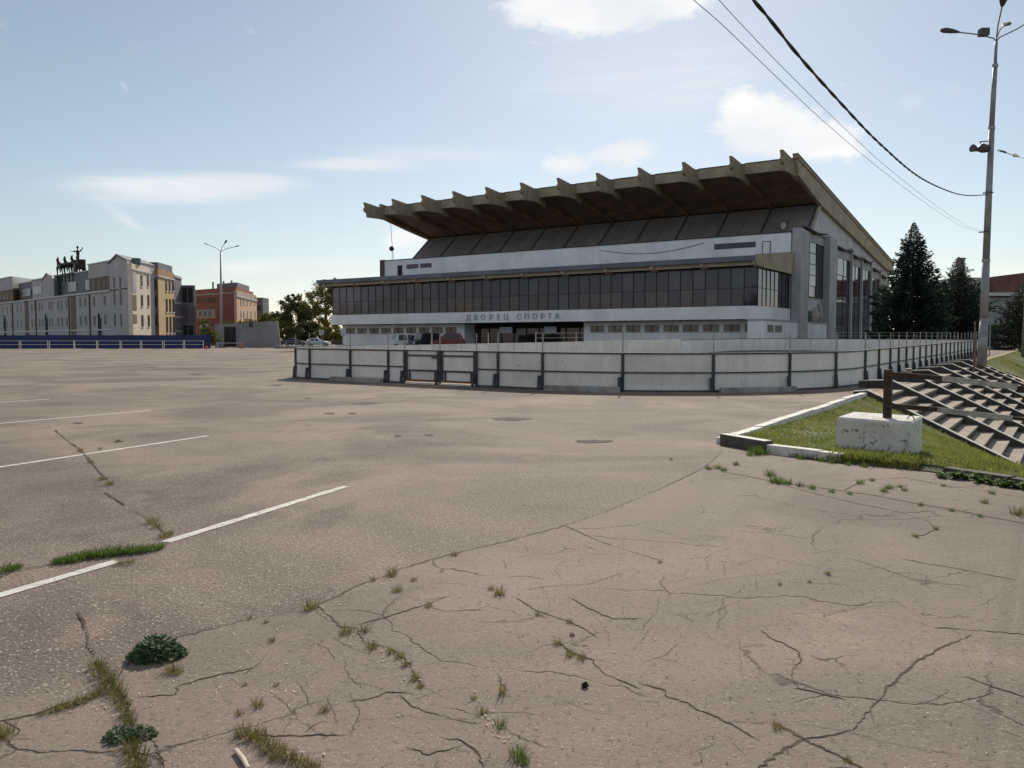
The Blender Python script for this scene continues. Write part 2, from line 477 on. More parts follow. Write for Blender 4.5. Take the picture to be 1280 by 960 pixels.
rows = []
bd = [EDGE_D + .06 + .35 * i for i in range(34)]
for d in bd:
    rows.append([S(d, kerb_e(d) - .12 + (ST_E0 - .02 - kerb_e(d) + .12) * j / 24) for j in range(25)])
for i, d in enumerate(bd):
    for j in range(25):
        q = rows[i][j]; dd_, ee_ = toS(q); sh = (kerb_d(ee_) - EDGE_D) * max(0, 1 - i / 6); q += DV * sh; dd_ += sh; q.z = bank_z(dd_, ee_) + (.05 * (rnd.random() - .5) if 0 < j < 24 else 0)
bank = sheet(rows).build('grass_bank', 'soil_grass', kind='structure', smooth=True)
bank['label'] = 'grassy bank falling away beside the staircase'
rows = []
for i in range(20):
    d = EDGE_D + .1 + .55 * i; r = []
    for j in range(30):
        e = ST_E1 + .15 + j * j * .22; p = S(d, e); p.z = zg(p.x, p.y) + .05 - .40 * (d - EDGE_D) + .12 * math.sin(e * .3 + d) * min(1, i * .2); r.append(p)
    rows.append(r)
far_bank = sheet(rows).build('grass_slope', 'soil_grass', kind='structure', smooth=True)
far_bank['label'] = 'sunlit grass slope beyond the staircase'


# grass blades, one mesh per bank
def blades(fn, count, h0, h1, wd, seed):
    r = random.Random(seed); b = MB()
    for _ in range(count):
        got = fn(r)
        if got is None: continue
        p, sc = got
        h = (h0 + (h1 - h0) * r.random() ** 1.5) * sc; a = r.random() * 6.283; wv = Vector((math.cos(a), math.sin(a), 0)) * wd * (.6 + r.random()) * .5
        ln = Vector((r.uniform(-.5, .5), r.uniform(-.5, .5), 0)) * h
        b.v += [tuple(p - wv), tuple(p + wv), tuple(p + ln * .4 + Vector((0, 0, h * .65)) + wv * .5), tuple(p + ln + Vector((0, 0, h)))]
        n = len(b.v) - 4; b.f += [(n, n + 1, n + 2), (n, n + 2, n + 3)]
    return b


def near_fn(r):
    d = EDGE_D + .15 + r.random() ** 1.25 * 8.5; ke = kerb_e(d); e = ke + (.10 if d < -3.3 or d > -2.2 else -.1) + r.random() ** 1.3 * (ST_E0 - ke - .25)
    if d < kerb_d(e) + .08: return None
    p = S(d, e, bank_z(d, e) - .01); return p, (.75 + .7 * r.random() if r.random() > .06 else 2.0)


gr = blades(near_fn, 75000, .025, .075, .008, 3).build('grass', 'grass', kind='stuff')
tag(gr, 'short green lawn grass on the near bank', 'grass')


def edge_fn(r):
    d = KERB[3][0] - .1 + r.random() * (KERB[4][0] - KERB[3][0]); e = kerb_e(d) + r.uniform(-.12, .35); return S(d, e, .02 + .05 * r.random()), r.uniform(.8, 1.9)


gr = blades(edge_fn, 3200, .03, .08, .009, 6).build('grass', 'grass', kind='stuff')
tag(gr, 'rank grass hanging over the dark kerb below the white block', 'grass')


def far_fn(r):
    d = EDGE_D + .15 + r.random() * 8; e = ST_E1 + .3 + r.random() ** 1.5 * 50
    p = S(d, e); p.z = zg(p.x, p.y) + .03 - .40 * (d - EDGE_D); return p, 1


gr = blades(far_fn, 30000, .05, .13, .022, 4).build('grass', 'grass', kind='stuff')
tag(gr, 'sunlit grass on the slope behind the staircase', 'grass')
fl = MB()
for _ in range(46):
    c = toS(G(rnd.gauss(1015, 22), rnd.gauss(549, 6))); p = S(c[0], c[1], .13 + rnd.random() * .05); fl.ball(p, .014, .014, .008, 6, 3)
tag(fl.build('flowers', 'flower', kind='stuff'), 'tiny white flowers in the grass beside the white block', 'flowers')


# worn apron in the foreground: its own sheet with a ragged edge
def jitter(pts, step, amp, seed):
    r = random.Random(seed); out = []
    for a, b in zip(pts, pts[1:]):
        L = (b - a).length; n = max(1, int(L / step)); d = (b - a).normalized() if L else Vector((1, 0, 0)); nn = Vector((-d.y, d.x, 0))
        for i in range(n):
            q = a + (b - a) * i / n; out.append(q + (nn * r.uniform(-amp, amp) if i else nn * 0))
    out.append(pts[-1]); return out


edge_px = [(-60, 882), (60, 868), (120, 872), (150, 845), (165, 825), (210, 802), (300, 778), (380, 765), (420, 748), (450, 733), (505, 711), (560, 695), (640, 676),
           (700, 660), (760, 640), (830, 610), (880, 586), (903, 566)]
edge = jitter([G(*p) for p in edge_px], .05, .012, 5)
kb = [S(d, kerb_e(d) - .16) for d in (-4.5, -3.8, -2.8, -1.6, -.4, 3.0, 8.0)]
poly = edge + kb + [Vector((12, -4, 0)), Vector((-9, -4, 0)), Vector((-9, 2.6, 0))]
ap = MB(); ap.v = [(p.x, p.y, .007) for p in poly] + [(p.x, p.y, -.01) for p in poly]
n = len(poly); ap.f = [tuple(reversed(range(n)))]
apron = ap.build('worn_apron', 'apron', kind='structure')
if apron.data.polygons[0].normal.z < 0: apron.data.flip_normals()
apron['label'] = 'cracked brownish old paving in the foreground'


def ribbon(pts, wmin, wmax, z, seed, step=.035, amp=.013):
    r = random.Random(seed); q = jitter(pts, step, amp, seed); b = MB(); n = len(q)
    wv = .5
    for i, p in enumerate(q):
        d = (q[min(i + 1, n - 1)] - q[max(i - 1, 0)]).normalized(); nn = Vector((-d.y, d.x, 0))
        wv = min(1, max(0, wv + r.uniform(-.3, .3))); tp = min(1, i / 3 + .15, (n - 1 - i) / 3 + .15)
        wd = (wmin + (wmax - wmin) * wv) * tp / 2
        b.v += [(p.x + nn.x * wd, p.y + nn.y * wd, z), (p.x - nn.x * wd, p.y - nn.y * wd, z)]
        if i: k = 2 * i; b.f.append((k - 2, k - 1, k + 1, k))
    return b


CR = [([(645, 748), (653, 754), (673, 766), (710, 778), (732, 789), (749, 799)], 1.0),
      ([(695, 803), (712, 816), (739, 826), (755, 844), (780, 854), (802, 863)], 1.4),
      ([(800, 856), (831, 865), (833, 873), (859, 880), (870, 889), (898, 899), (950, 928)], 1.6),
      ([(800, 856), (828, 863), (836, 868)], .8), ([(905, 905), (935, 905), (968, 906)], .7),
      ([(968, 906), (1005, 926), (1040, 943), (1060, 953), (1085, 966)], 1.8),
      ([(945, 966), (978, 940), (1005, 926), (1022, 924), (1048, 919), (1069, 912), (1080, 896), (1101, 875), (1107, 862), (1124, 849), (1145, 829), (1177, 811), (1216, 795)], 1.4),
      ([(951, 789), (961, 798), (983, 808), (997, 816), (1002, 826), (993, 835), (990, 848), (997, 862), (1019, 867), (1057, 877)], 1.2),
      ([(1166, 786), (1200, 788), (1238, 791), (1285, 795)], 1.5), ([(1199, 848), (1209, 848), (1229, 856), (1255, 865), (1285, 875)], 1.6),
      ([(1034, 716), (1080, 713), (1121, 708)], .7), ([(1034, 716), (1036, 726), (1055, 738)], .8), ([(1124, 699), (1153, 705), (1191, 711), (1241, 721), (1270, 727)], .9),
      ([(984, 769), (1034, 767), (1092, 759), (1121, 754), (1153, 775), (1215, 772)], .7), ([(1160, 774), (1200, 788)], .6),
      ([(899, 590), (939, 597), (971, 604), (1014, 609), (1055, 615), (1092, 620), (1117, 625), (1155, 632), (1196, 639), (1240, 648), (1285, 656)], 2.2),
      ([(1055, 614), (1080, 601), (1130, 598), (1180, 607), (1285, 624)], 1.6), ([(1102, 620), (1108, 611), (1136, 607)], 1.8),
      ([(970, 605), (1015, 617), (1070, 630), (1120, 640), (1160, 652), (1170, 662), (1155, 670), (1138, 671)], 1.2),
      ([(705, 658), (755, 680), (825, 702)], 1.0), ([(810, 660), (865, 677), (920, 690), (1030, 712)], .7), ([(710, 747), (735, 762), (765, 775), (807, 775)], 1.0),
      ([(650, 740), (695, 733), (735, 732), (780, 717)], .8), ([(890, 735), (925, 725), (960, 722)], .5), ([(880, 774), (910, 758), (943, 744)], .8),
      ([(845, 769), (868, 780), (850, 766)], .6), ([(812, 823), (840, 828), (872, 839)], .7), ([(826, 838), (850, 850)], .5), ([(770, 882), (818, 867)], .5),
      ([(69, 538), (82, 549), (100, 562), (113, 576), (124, 590), (137, 602)], 3.0), ([(131, 616), (158, 633)], 2.0), ([(170, 640), (192, 653), (206, 667)], 1.6),
      ([(-5, 724), (20, 714), (62, 707)], 1.3), ([(97, 765), (110, 790), (110, 805), (120, 822)], 1.6), ([(120, 825), (140, 855), (155, 877), (162, 900), (165, 920), (175, 965)], 2.6),
      ([(-5, 905), (40, 896), (70, 885), (105, 875), (130, 867)], 1.8), ([(170, 874), (220, 870), (223, 859), (272, 846), (317, 837)], 1.0),
      ([(303, 845), (327, 830)], 1.3), ([(397, 758), (417, 777), (427, 786), (446, 786), (455, 805)], 1.4), ([(446, 783), (480, 774), (511, 764), (536, 756), (558, 747)], 1.2),
      ([(536, 760), (555, 765), (608, 764)], .9), ([(455, 805), (486, 811), (511, 830), (527, 861)], 1.6), ([(499, 871), (517, 886), (549, 896), (599, 908)], 1.0),
      ([(436, 880), (467, 874), (486, 867), (517, 869)], .9), ([(300, 922), (349, 922), (436, 921)], .9), ([(430, 827), (436, 849), (458, 864)], .7),
      ([(499, 744), (524, 752), (549, 750), (567, 746)], .8), ([(549, 924), (577, 928), (596, 942), (605, 965)], .9), ([(508, 936), (536, 946), (580, 933)], .9),
      ([(605, 788), (624, 789), (655, 797)], .8), ([(655, 797), (668, 790)], .6), ([(380, 920), (403, 902)], .8), ([(628, 910), (650, 925), (690, 938)], .8), ([(370, 850), (390, 888)], .5),
      ([(190, 925), (200, 945), (206, 965)], 1.0), ([(0, 928), (50, 926)], .6), ([(740, 727), (760, 723)], .6), ([(690, 718), (755, 722)], .6), ([(630, 700), (700, 690)], .5)]
for i, (pl, wk) in enumerate(CR):
    ribbon([G(*p) for p in pl], .0010 * wk, .0058 * wk, .0105, 100 + i, .022, .008).build('crack', 'crack_dirt', plaza)
for i, (pl, wk) in enumerate(CR):
    if wk >= .9: ribbon([G(*p) for p in pl], .003 * wk, .012 * wk, .0092, 100 + i, .022, .008).build('crumbled_edge', 'crack_edge', plaza)
ribbon([p for p in edge[10:]], .003, .013, .0112, 77, .06, .004).build('crack', 'crack_dirt', plaza)
fc = MB(); rr = random.Random(21)
for _ in range(64):                           # hairline cracks, too fine to pick apart
    px, py = rr.uniform(330, 1270), rr.uniform(690, 955); p = G(px, py)
    if rr.random() < .35: p = G(rr.uniform(620, 960), rr.uniform(690, 800))
    a = rr.uniform(0, 6.28); pts = [p]
    for _k in range(rr.randint(2, 4)):
        a += rr.uniform(-.35, .35); pts.append(pts[-1] + Vector((math.cos(a), math.sin(a), 0)) * rr.uniform(.06, .25))
    rb = ribbon(pts, .0008, .0028, .0100, rr.random(), .025, .008); k = len(fc.v); fc.v += rb.v; fc.f += [tuple(i + k for i in f) for f in rb.f]
fc.build('hairline_cracks', 'crack_dirt', plaza, kind='stuff')


def stripe(a, b, wd, z=.0045, name='painted_line'):
    d = (b - a).normalized(); nn = Vector((-d.y, d.x, 0)) * wd / 2; L = (b - a).length; n = max(2, int(L / .12)); m_ = MB()
    for i in range(n + 1):
        p = a + (b - a) * i / n; j = rnd.uniform(.85, 1.05); m_.v += [(p.x + nn.x * j, p.y + nn.y * j, z), (p.x - nn.x * j, p.y - nn.y * j, z)]
        if i: k = 2 * i; m_.f.append((k - 2, k - 1, k + 1, k))
    return m_.build(name, 'white_paint_road', plaza)


for a, b in (((-60, 762), (146, 702)), ((207, 678), (433, 608)), ((-60, 593), (260, 545)), ((-60, 534.5), (188, 513.3)), ((-60, 507.5), (143, 493)), ((-60, 490.5), (115, 482)), ((-60, 478), (85, 471.5)), ((-60, 468), (60, 464))):
    stripe(G(*a), G(*b), .105)

for i, (px, py, wx, wy) in enumerate(((638, 524, 28, 2.2), (742, 552, 25, 2.2), (455, 504.5, 18, 1.6), (412, 517, 8, 1.2), (497, 545, 5, 1.2), (537, 544, 6, 1.5), (440, 517, 6, 1), (385, 498.5, 6, 1), (148, 552, 8, 1), (98, 529, 8, 1), (345, 483, 9, 1.2), (245, 470, 12, 1.0), (190, 461, 9, 1))):
    r = random.Random(300 + i); pts = []
    for k in range(22):
        t = 6.283 * k / 22; s_ = .6 + .5 * r.random(); pts.append(G(px + wx * math.cos(t) * s_, py + wy * math.sin(t) * s_))
    b = MB(); b.v = [(p.x, p.y, zg(p.x, p.y) + .006) for p in pts]; b.f = [tuple(range(21, -1, -1))]
    o = b.build('pothole', 'pothole', plaza)
    if o.data.polygons[0].normal.z < 0: o.data.flip_normals()

# ------------------------------------------------------------------ kerbs, block, barrier, staircase
kr = thing('kerb', 'low kerb of painted stones round the grass corner', 'kerb', S(EDGE_D, KERB[0][1]), SROT, kind='structure')
k0 = KERB[0][1]
def kloc(p): q = toS(p); return Vector((q[0] - EDGE_D, q[1] - k0, p.z))
L = ST_E0 - k0; nst = 13
ke0 = Vector((KC[0] - EDGE_D, 0, 0)); ke1 = Vector((0, L, 0)); kd_ = (ke1 - ke0).normalized(); Lk = (ke1 - ke0).length
for i in range(nst):
    a = ke0 + kd_ * (.1 + (Lk - .1) * i / nst); b_ = ke0 + kd_ * (.1 + (Lk - .1) * (i + 1) / nst - .014); hz_ = .10 + rnd.uniform(-.012, .012); ox = rnd.uniform(-.015, .015)
    MB().bar((a.x - .06 + ox, a.y, hz_ / 2 - .06), (b_.x - .06 + ox, b_.y, hz_ / 2 - .06 + rnd.uniform(-.006, .006)), .17, hz_ + .12).build('kerb_stone', 'white_kerb', kr)
kp = [Vector((d - EDGE_D, e - k0, 0)) for d, e in KERB[1:7]]
segs = [(Vector((-.12, .1, 0)), Vector((.62, -.62, 0)), 'dark_kerb', .15), (Vector((.66, -.66, 0)), Vector((1.38, -1.42, 0)), 'white_kerb', .12), (Vector((1.41, -1.45, 0)), Vector((1.66, -1.66, 0)), 'white_kerb', .10)]
# follow the kerb line itself
def kline(s):
    for a, b_ in zip(kp, kp[1:]):
        l_ = (b_ - a).length
        if s <= l_: return a + (b_ - a) * s / l_
        s -= l_
    return kp[-1]
for s0, s1, m_, hh in ((-.0, 1.02, 'dark_kerb', .17), (1.05, 1.85, 'white_kerb', .13), (1.87, 2.2, 'white_kerb', .12), (3.5, 4.3, 'dark_kerb', .08), (4.33, 5.2, 'dark_kerb', .07), (5.23, 6.1, 'dark_kerb', .07)):
    a, b_ = kline(s0), kline(s1)
    MB().bar((a.x, a.y, hh / 2 - .06), (b_.x, b_.y, hh / 2 - .06), .16, hh + .12).build('kerb_stone', m_, kr, label='bare dark kerb stone' if m_ == 'dark_kerb' and s0 < 1 else None)
MB().bar((kline(0).x, kline(0).y, .174), (kline(1.0).x, kline(1.0).y, .174), .15, .008).build('paint_strip', 'white_kerb', kr)

blk_a, blk_b, blk_c = G(1044.7, 563), G(1136.6, 570), G(1163, 560.5)
t = thing('concrete_block', 'chipped white painted concrete block carrying a rusty barrier post', 'block', blk_a, SROT)
bl = (blk_b - blk_a).length; bw = (blk_c - blk_b).length
m_ = MB(); h = .50; c = .025
m_.loft([[(0, 0, -.1), (bl, 0, -.1), (bl, bw, -.1), (0, bw, -.1)], [(0, 0, h - c), (bl, 0, h - c - .03), (bl, bw, h - c - .02), (0, bw, h - c)], [(c, c, h), (bl - c, c, h - .03), (bl - c, bw - c, h - .02), (c, bw - c, h)]])
m_.build('body', 'block_white', t)
lo = MB(); lp = Vector((bl * .93, bw * .45, h - .04)); lo.tube([lp + Vector((.05 * math.cos(x), 0, .08 * math.sin(x) - .01)) for x in [math.pi * k / 8 for k in range(9)]], .008, 6); lo.build('lifting_loop', 'rust', t)

pr = blk_a + DV * (bl * .62) + EV * (bw * .40)
t = thing('barrier_rail', 'rusty steel barrier post with two rails and white boards', 'barrier', (pr.x, pr.y, .47), SROT)
ph = PL(1108, 462, pr, Vector((0, 1, 0))).z - .47
MB().box(-.055, .055, -.05, .05, -.02, ph).build('post', 'rust', t)
def rl(px, py):
    p = PL(px, py, pr - EV * .07, EV); return Vector(((p - pr).dot(DV), (p - pr).dot(EV), p.z - .47))
for (a, b_, c_, d_) in (((1106, 467), (1178, 473), (1272, 483.5), (1330, 491)), ((1106, 506.5), (1172, 512), (1266, 523), (1330, 530))):
    A, B, C, D_ = rl(*a), rl(*b_), rl(*c_), rl(*d_)
    MB().bar(A, B, .045, .070).build('rail', 'rust', t); MB().bar(B, D_, .035, .045).build('rail', 'rust', t)
    MB().bar(B - Vector((0, .035, 0)), C - Vector((0, .035, 0)), .025, .075).build('white_board', 'board_old', t)

st = thing('wide_staircase', 'broad concrete staircase with narrow white ramp strips leading down the bank', 'staircase', S(EDGE_D, ST_E0, 0), SROT)
RUN, RISE = .43, .43 * SLOPE
Lst = ST_E1 - ST_E0
zA = zg(*S(EDGE_D, ST_E0).xy); zB = zg(*S(EDGE_D, ST_E1).xy)
def tilt(b, z0=zA, z1=zB):
    b.v = [(x, y, z + z0 + (z1 - z0) * min(max(y / Lst, 0), 1)) for x, y, z in b.v]; return b
for i in range(21):
    z = -.02 - i * RISE
    sp_ = tilt(MB().box(i * RUN - .02, (i + 1) * RUN, .0, Lst, z - .06, z + rnd.uniform(-.006, .006))).build('step', 'step_concrete', st)
    tilt(MB().box(i * RUN - .02, (i + 1) * RUN - .015, .01, Lst - .01, z - RISE - .12, z - .062)).build('riser', 'riser_dark_shade', sp_)
strips_px = [(1080, 495.3), (1112, 486.5), (1138.4, 476.6), (1162, 472), None, None, (1196, 463), (1209, 460), (1220, 458)]
ys = [.06, 3.9, 8.4, 12.4, 16.4, 20.4, 24.2, 27.9, Lst - .06]
for yk in ys:
    b = MB(); hh = .14; Lr = 21 * RUN
    zt_ = RISE + .06; prof = [(-1.0, .0), (-1.0, zt_ - .06), (.0, zt_), (Lr, zt_ - Lr * SLOPE), (Lr, -.10 - Lr * SLOPE), (.0, -.10)]
    if yk in (ys[0], ys[-1]): prof = [(-.35, -.02), (-.35, .10), (.05, .14), (Lr, .14 - Lr * SLOPE), (Lr, -.20 - Lr * SLOPE), (.05, -.20)]
    b.prism([(p[0], p[1]) for p in prof], yk - .085, yk + .085, 'y')
    rs_ = tilt(b).build('ramp_strip', 'riser_dark_shade', st)  # shade of the strip's sides is in the body colour; only the cap is white
    i0 = 1 if len(prof) else 0; cap = [prof[1], prof[2], prof[3]]
    tilt(MB().prism([(x, z + .003) for x, z in cap] + [(x, z + .03) for x, z in reversed(cap)], yk - .105, yk + .105, 'y')).build('white_cap', 'white_kerb', rs_)

# ------------------------------------------------------------------ hockey rink
E0, E1, D0, D1 = 22.9, 83.0, -27.0, -6.35
def arc(cx, cy, r, a0, a1, n): return [(cx + r * math.cos(R(a0 + (a1 - a0) * i / n)), cy + r * math.sin(R(a0 + (a1 - a0) * i / n))) for i in range(n + 1)]
out = arc(D0 + 1.6, E0 + 1.6, 1.6, 180, 270, 8) + arc(D1 - 8.5, E0 + 8.5, 8.5, 270, 360, 40) + arc(D1 - 7, E1 - 7, 7, 0, 90, 24) + arc(D0 + 5, E1 - 5, 5, 90, 180, 16)
out.append(out[0])
cum_s = [0.0]
for a, b_ in zip(out, out[1:]): cum_s.append(cum_s[-1] + math.dist(a, b_))
PER = cum_s[-1]
def on(s):
    s = s % PER
    lo_, hi_ = 0, len(cum_s) - 1
    while hi_ - lo_ > 1:
        mid = (lo_ + hi_) // 2
        if cum_s[mid] <= s: lo_ = mid
        else: hi_ = mid
    a, b_ = out[lo_], out[lo_ + 1]; f = (s - cum_s[lo_]) / (cum_s[lo_ + 1] - cum_s[lo_]); d, e = a[0] + (b_[0] - a[0]) * f, a[1] + (b_[1] - a[1]) * f
    tx, ty = b_[0] - a[0], b_[1] - a[1]; l_ = math.hypot(tx, ty)
    return d, e, ty / l_, -tx / l_            # point and outward normal (site frame)
def proj_x(d, e):
    p = S(d, e); return 640 + F * p.x / p.y
def s_of_x(px):
    best = None
    s = .8
    while s < 70:
        d, e, nx, ny = on(s)
        v_ = abs(proj_x(d, e) - px)
        if best is None or v_ < best[0]: best = (v_, s)
        s += .05
    return best[1]
post_px = [365, 388, 439.5, 486.5, 507, 551, 597, 623, 680, 779, 891, 986, 1043, 1080, 1097, 1111]
SP = [s_of_x(x) for x in post_px]
gate_i = (4, 5)
s = SP[-1]
while s + 2.0 < PER - .8:
    s += 1.95 if s < 82 else 2.45; SP.append(s)
rk0 = S((D0 + D1) / 2, (E0 + E1) / 2)
rk = thing('hockey_rink', 'open air hockey rink of white boards on a dark steel frame', 'ice rink', rk0, SROT)
C0 = ((D0 + D1) / 2, (E0 + E1) / 2)
def rp(s, off, z):                            # rink local point: outline position, outward offset, height above ground
    d, e, nx, ny = on(s); d += nx * off; e += ny * off; q = S(d, e)
    return Vector((d - C0[0], e - C0[1], zg(q.x, q.y) + z))
BH = 1.19
def strip_box(s0, s1, o0, o1, z0, z1):
    n = max(1, int((s1 - s0) / .55)); rings = []
    for i in range(n + 1):
        s_ = s0 + (s1 - s0) * i / n; rings.append([rp(s_, o0, z0), rp(s_, o1, z0), rp(s_, o1, z1), rp(s_, o0, z1)])
    return MB().loft(rings)
nP = len(SP)
for i in range(nP):
    s0 = SP[i]; s1 = SP[i + 1] if i + 1 < nP else SP[0] + PER
    far = s0 > 110
    # post with foot and pole
    a = rp(s0, .05, 0)
    MB().bar(rp(s0, .055, -.05), rp(s0, .055, BH), .066, .075).build('post', 'steel_dark', rk)
    if not far:
        MB().bar(rp(s0 - .09, .16, -.03), rp(s0 - .09, .11, .46), .07, .09).build('brace', 'steel_dark', rk)
    if i in gate_i:
        pass
    else:
        strip_box(s0 + .015, s1 - .015, -.012, .012, .05, BH - .02).build('board_panel', 'board_white', rk)
        strip_box(s0 + .02, s1 - .02, .013, .024, .06, .20).build('kick_plate', 'board_white', rk)
        if not far:
            strip_box(s0 + .045, s1 - .045, .013, .065, .580, .622).build('middle_rail', 'steel_dark', rk)
            strip_box(s0 + .045, s1 - .045, .026, .08, .005, .055).build('bottom_rail', 'steel_dark', rk)
    strip_box(s0 + .004, s1 - .004, -.03, .05, BH - .02, BH + .03).build('top_rail', 'steel_dark' if not far else 'board_white', rk)
    hp = .64
    if not far or i % 2 == 0:
        MB().tube([rp(s0, .045, BH), rp(s0, .045, BH + hp + rnd.uniform(-.04, .04))], .021 if not far else .03, 6).build('net_pole', 'steel_grey' if not far else 'steel_pale', rk)
# guard rails of the far side and the far end
sfar = [SP[k] for k in range(nP) if SP[k] > 76]
for z in (1.48, 1.78):
    for a, b_ in zip(sfar, sfar[1:]):
        if a > 133: break
        strip_box(a, b_, .035, .055, z, z + .02).build('guard_rail', 'steel_pale', rk)
# double gate on the short side
for i in gate_i:
    s0, s1 = SP[i] + .06, SP[i + 1] - .06
    gt = strip_box(s0, s1, -.012, .012, .16, BH - .03).build('gate_leaf', 'board_white', rk)
    for z in (1.0, .46): strip_box(s0, s1, .014, .07, z, z + .055).build('rail', 'steel_dark', gt)
    strip_box(s0, s1, .014, .08, .09, .16).build('bottom_rail', 'rust_red', gt)
    for s_ in (s0 + .04, s0 + .17, s1 - .17, s1 - .04):
        MB().bar(rp(s_, .045, .12), rp(s_, .045, .46 if abs(s_ - s0) > .1 and abs(s_ - s1) > .1 else BH - .02), .05, .05).build('stile', 'steel_dark', gt)
strip_box(SP[4] + .05, SP[6] - .05, .05, .12, .01, .05).build('threshold_bar', 'barrier_white', rk)
MB().bar(rp(SP[5] - .35, .08, .95), rp(SP[5] + .05, .08, .97), .04, .05).build('latch', 'steel_dark', rk)
# loose planks and concrete beams along the foot of the boards
for (xa, xb, o, hh, lab) in ((424, 486, .42, .16, 'weathered grey beam lying at the foot of the boards left of the gate'), (688, 777, .40, .17, 'long dark grey beam lying below the rounded rink corner'),
                             (896, 984, .36, .15, 'grey plank lying at the foot of the boards near the grass corner')):
    sa, sb = s_of_x(xa), s_of_x(xb); d, e, *_ = on((sa + sb) / 2); base = S(d, e)
    t0 = rk0; b = strip_box(sa, sb, o - .09, o + .09, .0, hh)
    off = Vector(((d - C0[0]), (e - C0[1]), 0)); b.v = [(x - off.x, y - off.y, z) for x, y, z in b.v]
    o_ = b.build('beam', 'plank_grey'); o_.location = base; o_.rotation_euler = (0, 0, SROT); tag(o_, lab, 'beam')
# heap of old boards by the right-hand boards
hp_ = S(D1 + .75, 36.5); t = thing('board_heap', 'small heap of old boards dumped beside the rink', 'heap', (hp_.x, hp_.y, zg(*hp_.xy)), SROT)
for k in range(5):
    a = rnd.uniform(-.12, .12); MB().bar((-.1 + .05 * k, -1.1 + .2 * k, .05 + .08 * k), (.1 - .06 * k + a, .6 + .25 * k, .06 + .07 * k), .22, .06).build('board', 'plank_grey', t)

# ------------------------------------------------------------------ sports hall
HO = Vector((31.115, 97.228, 0)); GZ = .62
hall = thing('sports_hall', 'large concrete sports palace with sloping ribbed canopy roof and long glazed front', 'building', (HO.x, HO.y, GZ), SROT)
# local frame: x to the right along the front (left end -66), y back, z above the hall's ground; helper takes absolute heights
W = 66.0
def Z(z): return z - GZ
def hb(x0, x1, y0, y1, z0, z1): return MB().box(x0, x1, y0, y1, Z(z0), Z(z1))
# ground storey
hb(-65.2, -41.5, -6.0, 4.4, .3, 3.80).build('ground_wall', 'facade_white', hall)
hb(-22.6, -.9, -6.0, 4.4, .3, 3.80).build('ground_wall', 'facade_white', hall)
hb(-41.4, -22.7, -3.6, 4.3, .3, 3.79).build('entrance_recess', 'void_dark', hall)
for k in range(9):
    x = -40.6 + k * 2.05
    dr = hb(x, x + 1.85, -4.0, -3.9, .65, 3.1).build('entrance_door', 'glass_dark', hall)
    hb(x - .08, x, -4.05, -3.85, .6, 3.6).build('jamb', 'mullion', dr)
hb(-36.5, -34.5, -4.6, -4.4, 2.5, 3.3).build('notice_board', 'sign_white', hall)
hb(-29.3, -27.5, -4.6, -4.4, 2.5, 3.3).build('notice_board', 'sign_white', hall)
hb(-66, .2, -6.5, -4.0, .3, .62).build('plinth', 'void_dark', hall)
for x in [-64.4 + 2.45 * k for k in range(9)] + [-21.6 + 2.45 * k for k in range(9)]:
    wn = hb(x, x + 1.9, -6.06, -5.96, 2.55, 3.35).build('window', 'glass_warm', hall)
    hb(x + .9, x + 1.0, -6.1, -6.06, 2.55, 3.35).build('mullion', 'mullion', wn)
    hb(x - .05, x + 1.95, -6.14, -6.0, 2.46, 2.54).build('sill', 'facade_grey', wn)
# balcony band and glazed storey
bandL, bandR = -65.55, .05
bp = [(bandL, 4.4), (bandL, -8.0), (bandR - 1.0, -8.0)] + [(bandR - 1.0 + 1.0 * math.sin(R(a)), -7.0 - 1.0 * math.cos(R(a))) for a in (20, 40, 60, 80, 90)] + [(bandR, 4.4)]
MB().prism(bp, Z(3.86), Z(5.30), 'z').build('balcony_band', 'facade_white', hall)
hb(bandL + .3, bandR - .3, -7.7, 4.3, 3.80, 3.858).build('band_soffit', 'seam_dark', hall)
hb(bandL + .3, bandR - .3, 2.0, 2.3, 5.3, 9.5).build('foyer_wall', 'interior', hall)
hb(bandL + .3, bandR - .3, -7.6, 2.0, 9.45, 9.6).build('foyer_ceiling', 'interior', hall)
pane = {}
def pane_obj(key, sx, sz, parent, loc, rz=0, m='glass_dark'):
    if (key, m) not in pane: pane[(key, m)] = MB().box(-sx / 2, sx / 2, -.015, .015, 0, sz).mesh('pane')
    o = link('pane', pane[(key, m)], m, parent); o.location = loc; o.rotation_euler = (R(rnd.uniform(-.35, .35)), 0, rz + R(rnd.uniform(-.35, .35))); return o
NC = 44; pw = (bandR - bandL - .3) / NC; ZT = 7.28
for i in range(NC):
    x = bandL + .15 + pw * (i + .5)
    lowm = 'glass_dark_brown' if math.sin(i * .9) + math.sin(i * .37 + 2) + rnd.uniform(-.7, .7) > .35 else ('glass_dark_grey' if rnd.random() < .3 else 'glass_dark')
    upm = 'glass_dark_grey' if i < 8 or rnd.random() < .25 else 'glass_dark'
    pane_obj('f0', pw - .07, ZT - 5.36, hall, (x, -7.72, Z(5.34)), 0, lowm); pane_obj('f1', pw - .07, 9.40 - ZT, hall, (x, -7.72, Z(ZT + .03)), 0, upm)
    hb(x - pw / 2 - .04, x - pw / 2 + .04, -7.80, -7.66, 5.30, 9.42).build('mullion', 'mullion', hall)
hb(bandL + .1, bandR - .1, -7.78, -7.69, ZT - .04, ZT + .02).build('transom', 'mullion', hall)
